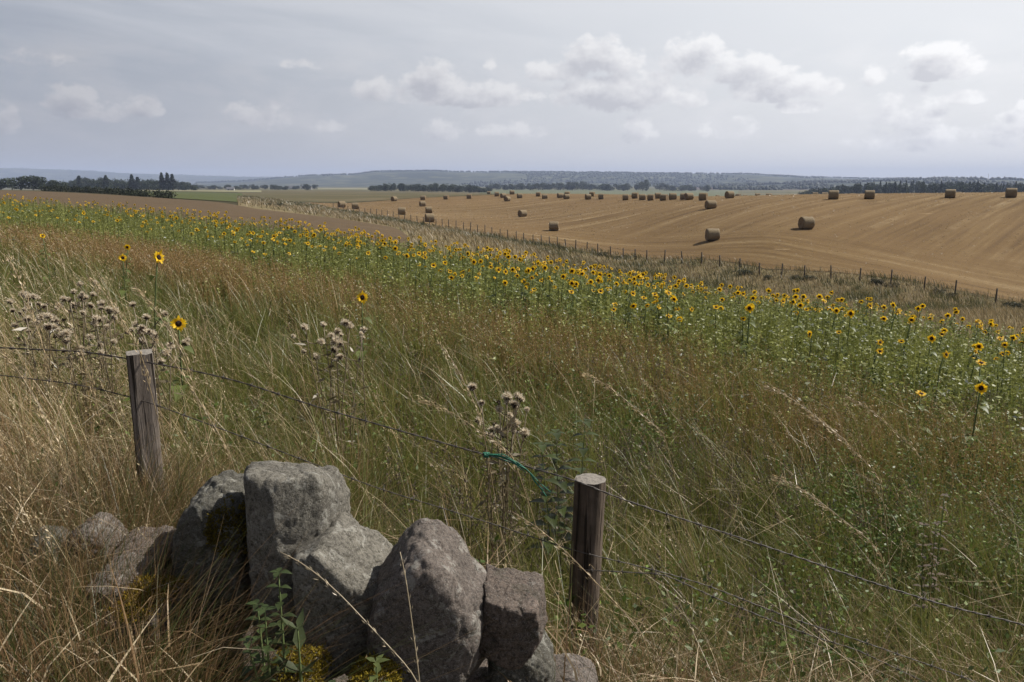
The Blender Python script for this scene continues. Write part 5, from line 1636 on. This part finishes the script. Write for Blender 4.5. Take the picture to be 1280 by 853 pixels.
# thin high streaks
cb = n.node('ShaderNodeCombineXYZ'); n.put(cb.inputs[0], az); n.put(cb.inputs[1], n.m('MULTIPLY', n.m('ADD', el, n.m('MULTIPLY', az, .12)), 7.0))
ci = n.noise(cb.outputs[0], 3.2, 6, .55, dist=.4)
hi = n.node('ShaderNodeMapRange', interpolation_type='SMOOTHSTEP'); n.put(hi.inputs[0], el); hi.inputs['From Min'].default_value = .05; hi.inputs['From Max'].default_value = .2
cif = n.m('MULTIPLY', n.ramp(ci, [(.42, (0, 0, 0)), (.68, (1, 1, 1))]), n.m('MULTIPLY', hi.outputs[0], .62))
veil = n.mix(cif, veil, n.mix(.5, veil, (8.2, 8.2, 8.4)))
lo = n.node('ShaderNodeMapRange', interpolation_type='SMOOTHSTEP'); n.put(lo.inputs[0], el); lo.inputs['From Min'].default_value = -.02; lo.inputs['From Max'].default_value = .16; lo.inputs['To Min'].default_value = 1; lo.inputs['To Max'].default_value = 0
veil = n.mix(n.m('MULTIPLY', lo.outputs[0], .35), veil, n.mix(glow.outputs[0], (5.7, 5.35, 5.15), (11.4, 10.8, 10.3)))
cb = n.node('ShaderNodeCombineXYZ'); n.put(cb.inputs[0], n.m('MULTIPLY', az, 1.0)); n.put(cb.inputs[1], n.m('MULTIPLY', el, 2.6))
c2 = n.noise(cb.outputs[0], 9.0, 8, .6, dist=.3)
bd = n.node('ShaderNodeMapRange', interpolation_type='SMOOTHSTEP'); n.put(bd.inputs[0], n.m('ABSOLUTE', n.m('SUBTRACT', el, .095))); bd.inputs['From Min'].default_value = .02; bd.inputs['From Max'].default_value = .1; bd.inputs['To Min'].default_value = 1; bd.inputs['To Max'].default_value = 0
veil = n.mix(n.m('MULTIPLY', n.m('MULTIPLY', n.ramp(c2, [(.44, (0, 0, 0)), (.68, (1, 1, 1))]), bd.outputs[0]), .55), veil, n.mix(glow.outputs[0], (4.6, 4.55, 4.75), (10.4, 10.3, 10.3)))
lit = n.mix(glow.outputs[0], (5.2, 5.1, 5.2), (11.6, 11.5, 11.4))
dk = n.mix(glow.outputs[0], (3.3, 3.3, 3.7), (6.6, 6.6, 7.0))
shade = n.m('MULTIPLY', n.m('SUBTRACT', q1, .02), 1.35, clamp=True)
cc = n.mix(shade, lit, dk)
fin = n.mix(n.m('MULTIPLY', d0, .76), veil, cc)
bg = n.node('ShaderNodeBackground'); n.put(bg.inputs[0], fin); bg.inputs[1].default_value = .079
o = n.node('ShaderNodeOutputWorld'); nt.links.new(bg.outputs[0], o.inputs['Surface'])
w.cycles.sampling_method = 'MANUAL'; w.cycles.sample_map_resolution = 512

# air: one closed box of even haze
bm = bmesh.new(); bmesh.ops.create_cube(bm, size=1.0)
for v in bm.verts: v.co = Vector((v.co.x * 18600, v.co.y * 18600, -19 + (v.co.z + .5) * (19 + 150)))
me = bpy.data.meshes.new('haze'); bm.to_mesh(me); bm.free()
hm, nt = new_mat('haze air'); n = N(nt)
pv = n.node('ShaderNodeVolumePrincipled'); pv.inputs['Color'].default_value = (.58, .69, .96, 1); pv.inputs['Density'].default_value = 1.4e-4; pv.inputs['Anisotropy'].default_value = .0
oo = n.node('ShaderNodeOutputMaterial'); nt.links.new(pv.outputs[0], oo.inputs['Volume'])
ho = link('haze', me, hm); tag(ho, kind='stuff')

# ------------------------------------------------------------------ camera and render settings
cd = bpy.data.cameras.new('camera'); co = bpy.data.objects.new('camera', cd); COL.objects.link(co)
co.location = (0, 0, EYE); co.rotation_euler = (math.pi / 2 - PITCH, 0, 0)
cd.sensor_width = 36; cd.lens = F / 1280 * 36; cd.clip_start = .05; cd.clip_end = 30000
sc.camera = co
sc.view_settings.view_transform = 'Standard'; sc.view_settings.look = 'None'; sc.view_settings.exposure = 0.40; sc.view_settings.gamma = 1
sc.render.resolution_x, sc.render.resolution_y = 1024, 682
cy = sc.cycles
cy.max_bounces = 6; cy.diffuse_bounces = 3; cy.glossy_bounces = 2; cy.transmission_bounces = 4; cy.volume_bounces = 0; cy.transparent_max_bounces = 8
cy.use_denoising = True; cy.use_adaptive_sampling = True; cy.adaptive_threshold = .015
cy.caustics_reflective = False; cy.caustics_refractive = False
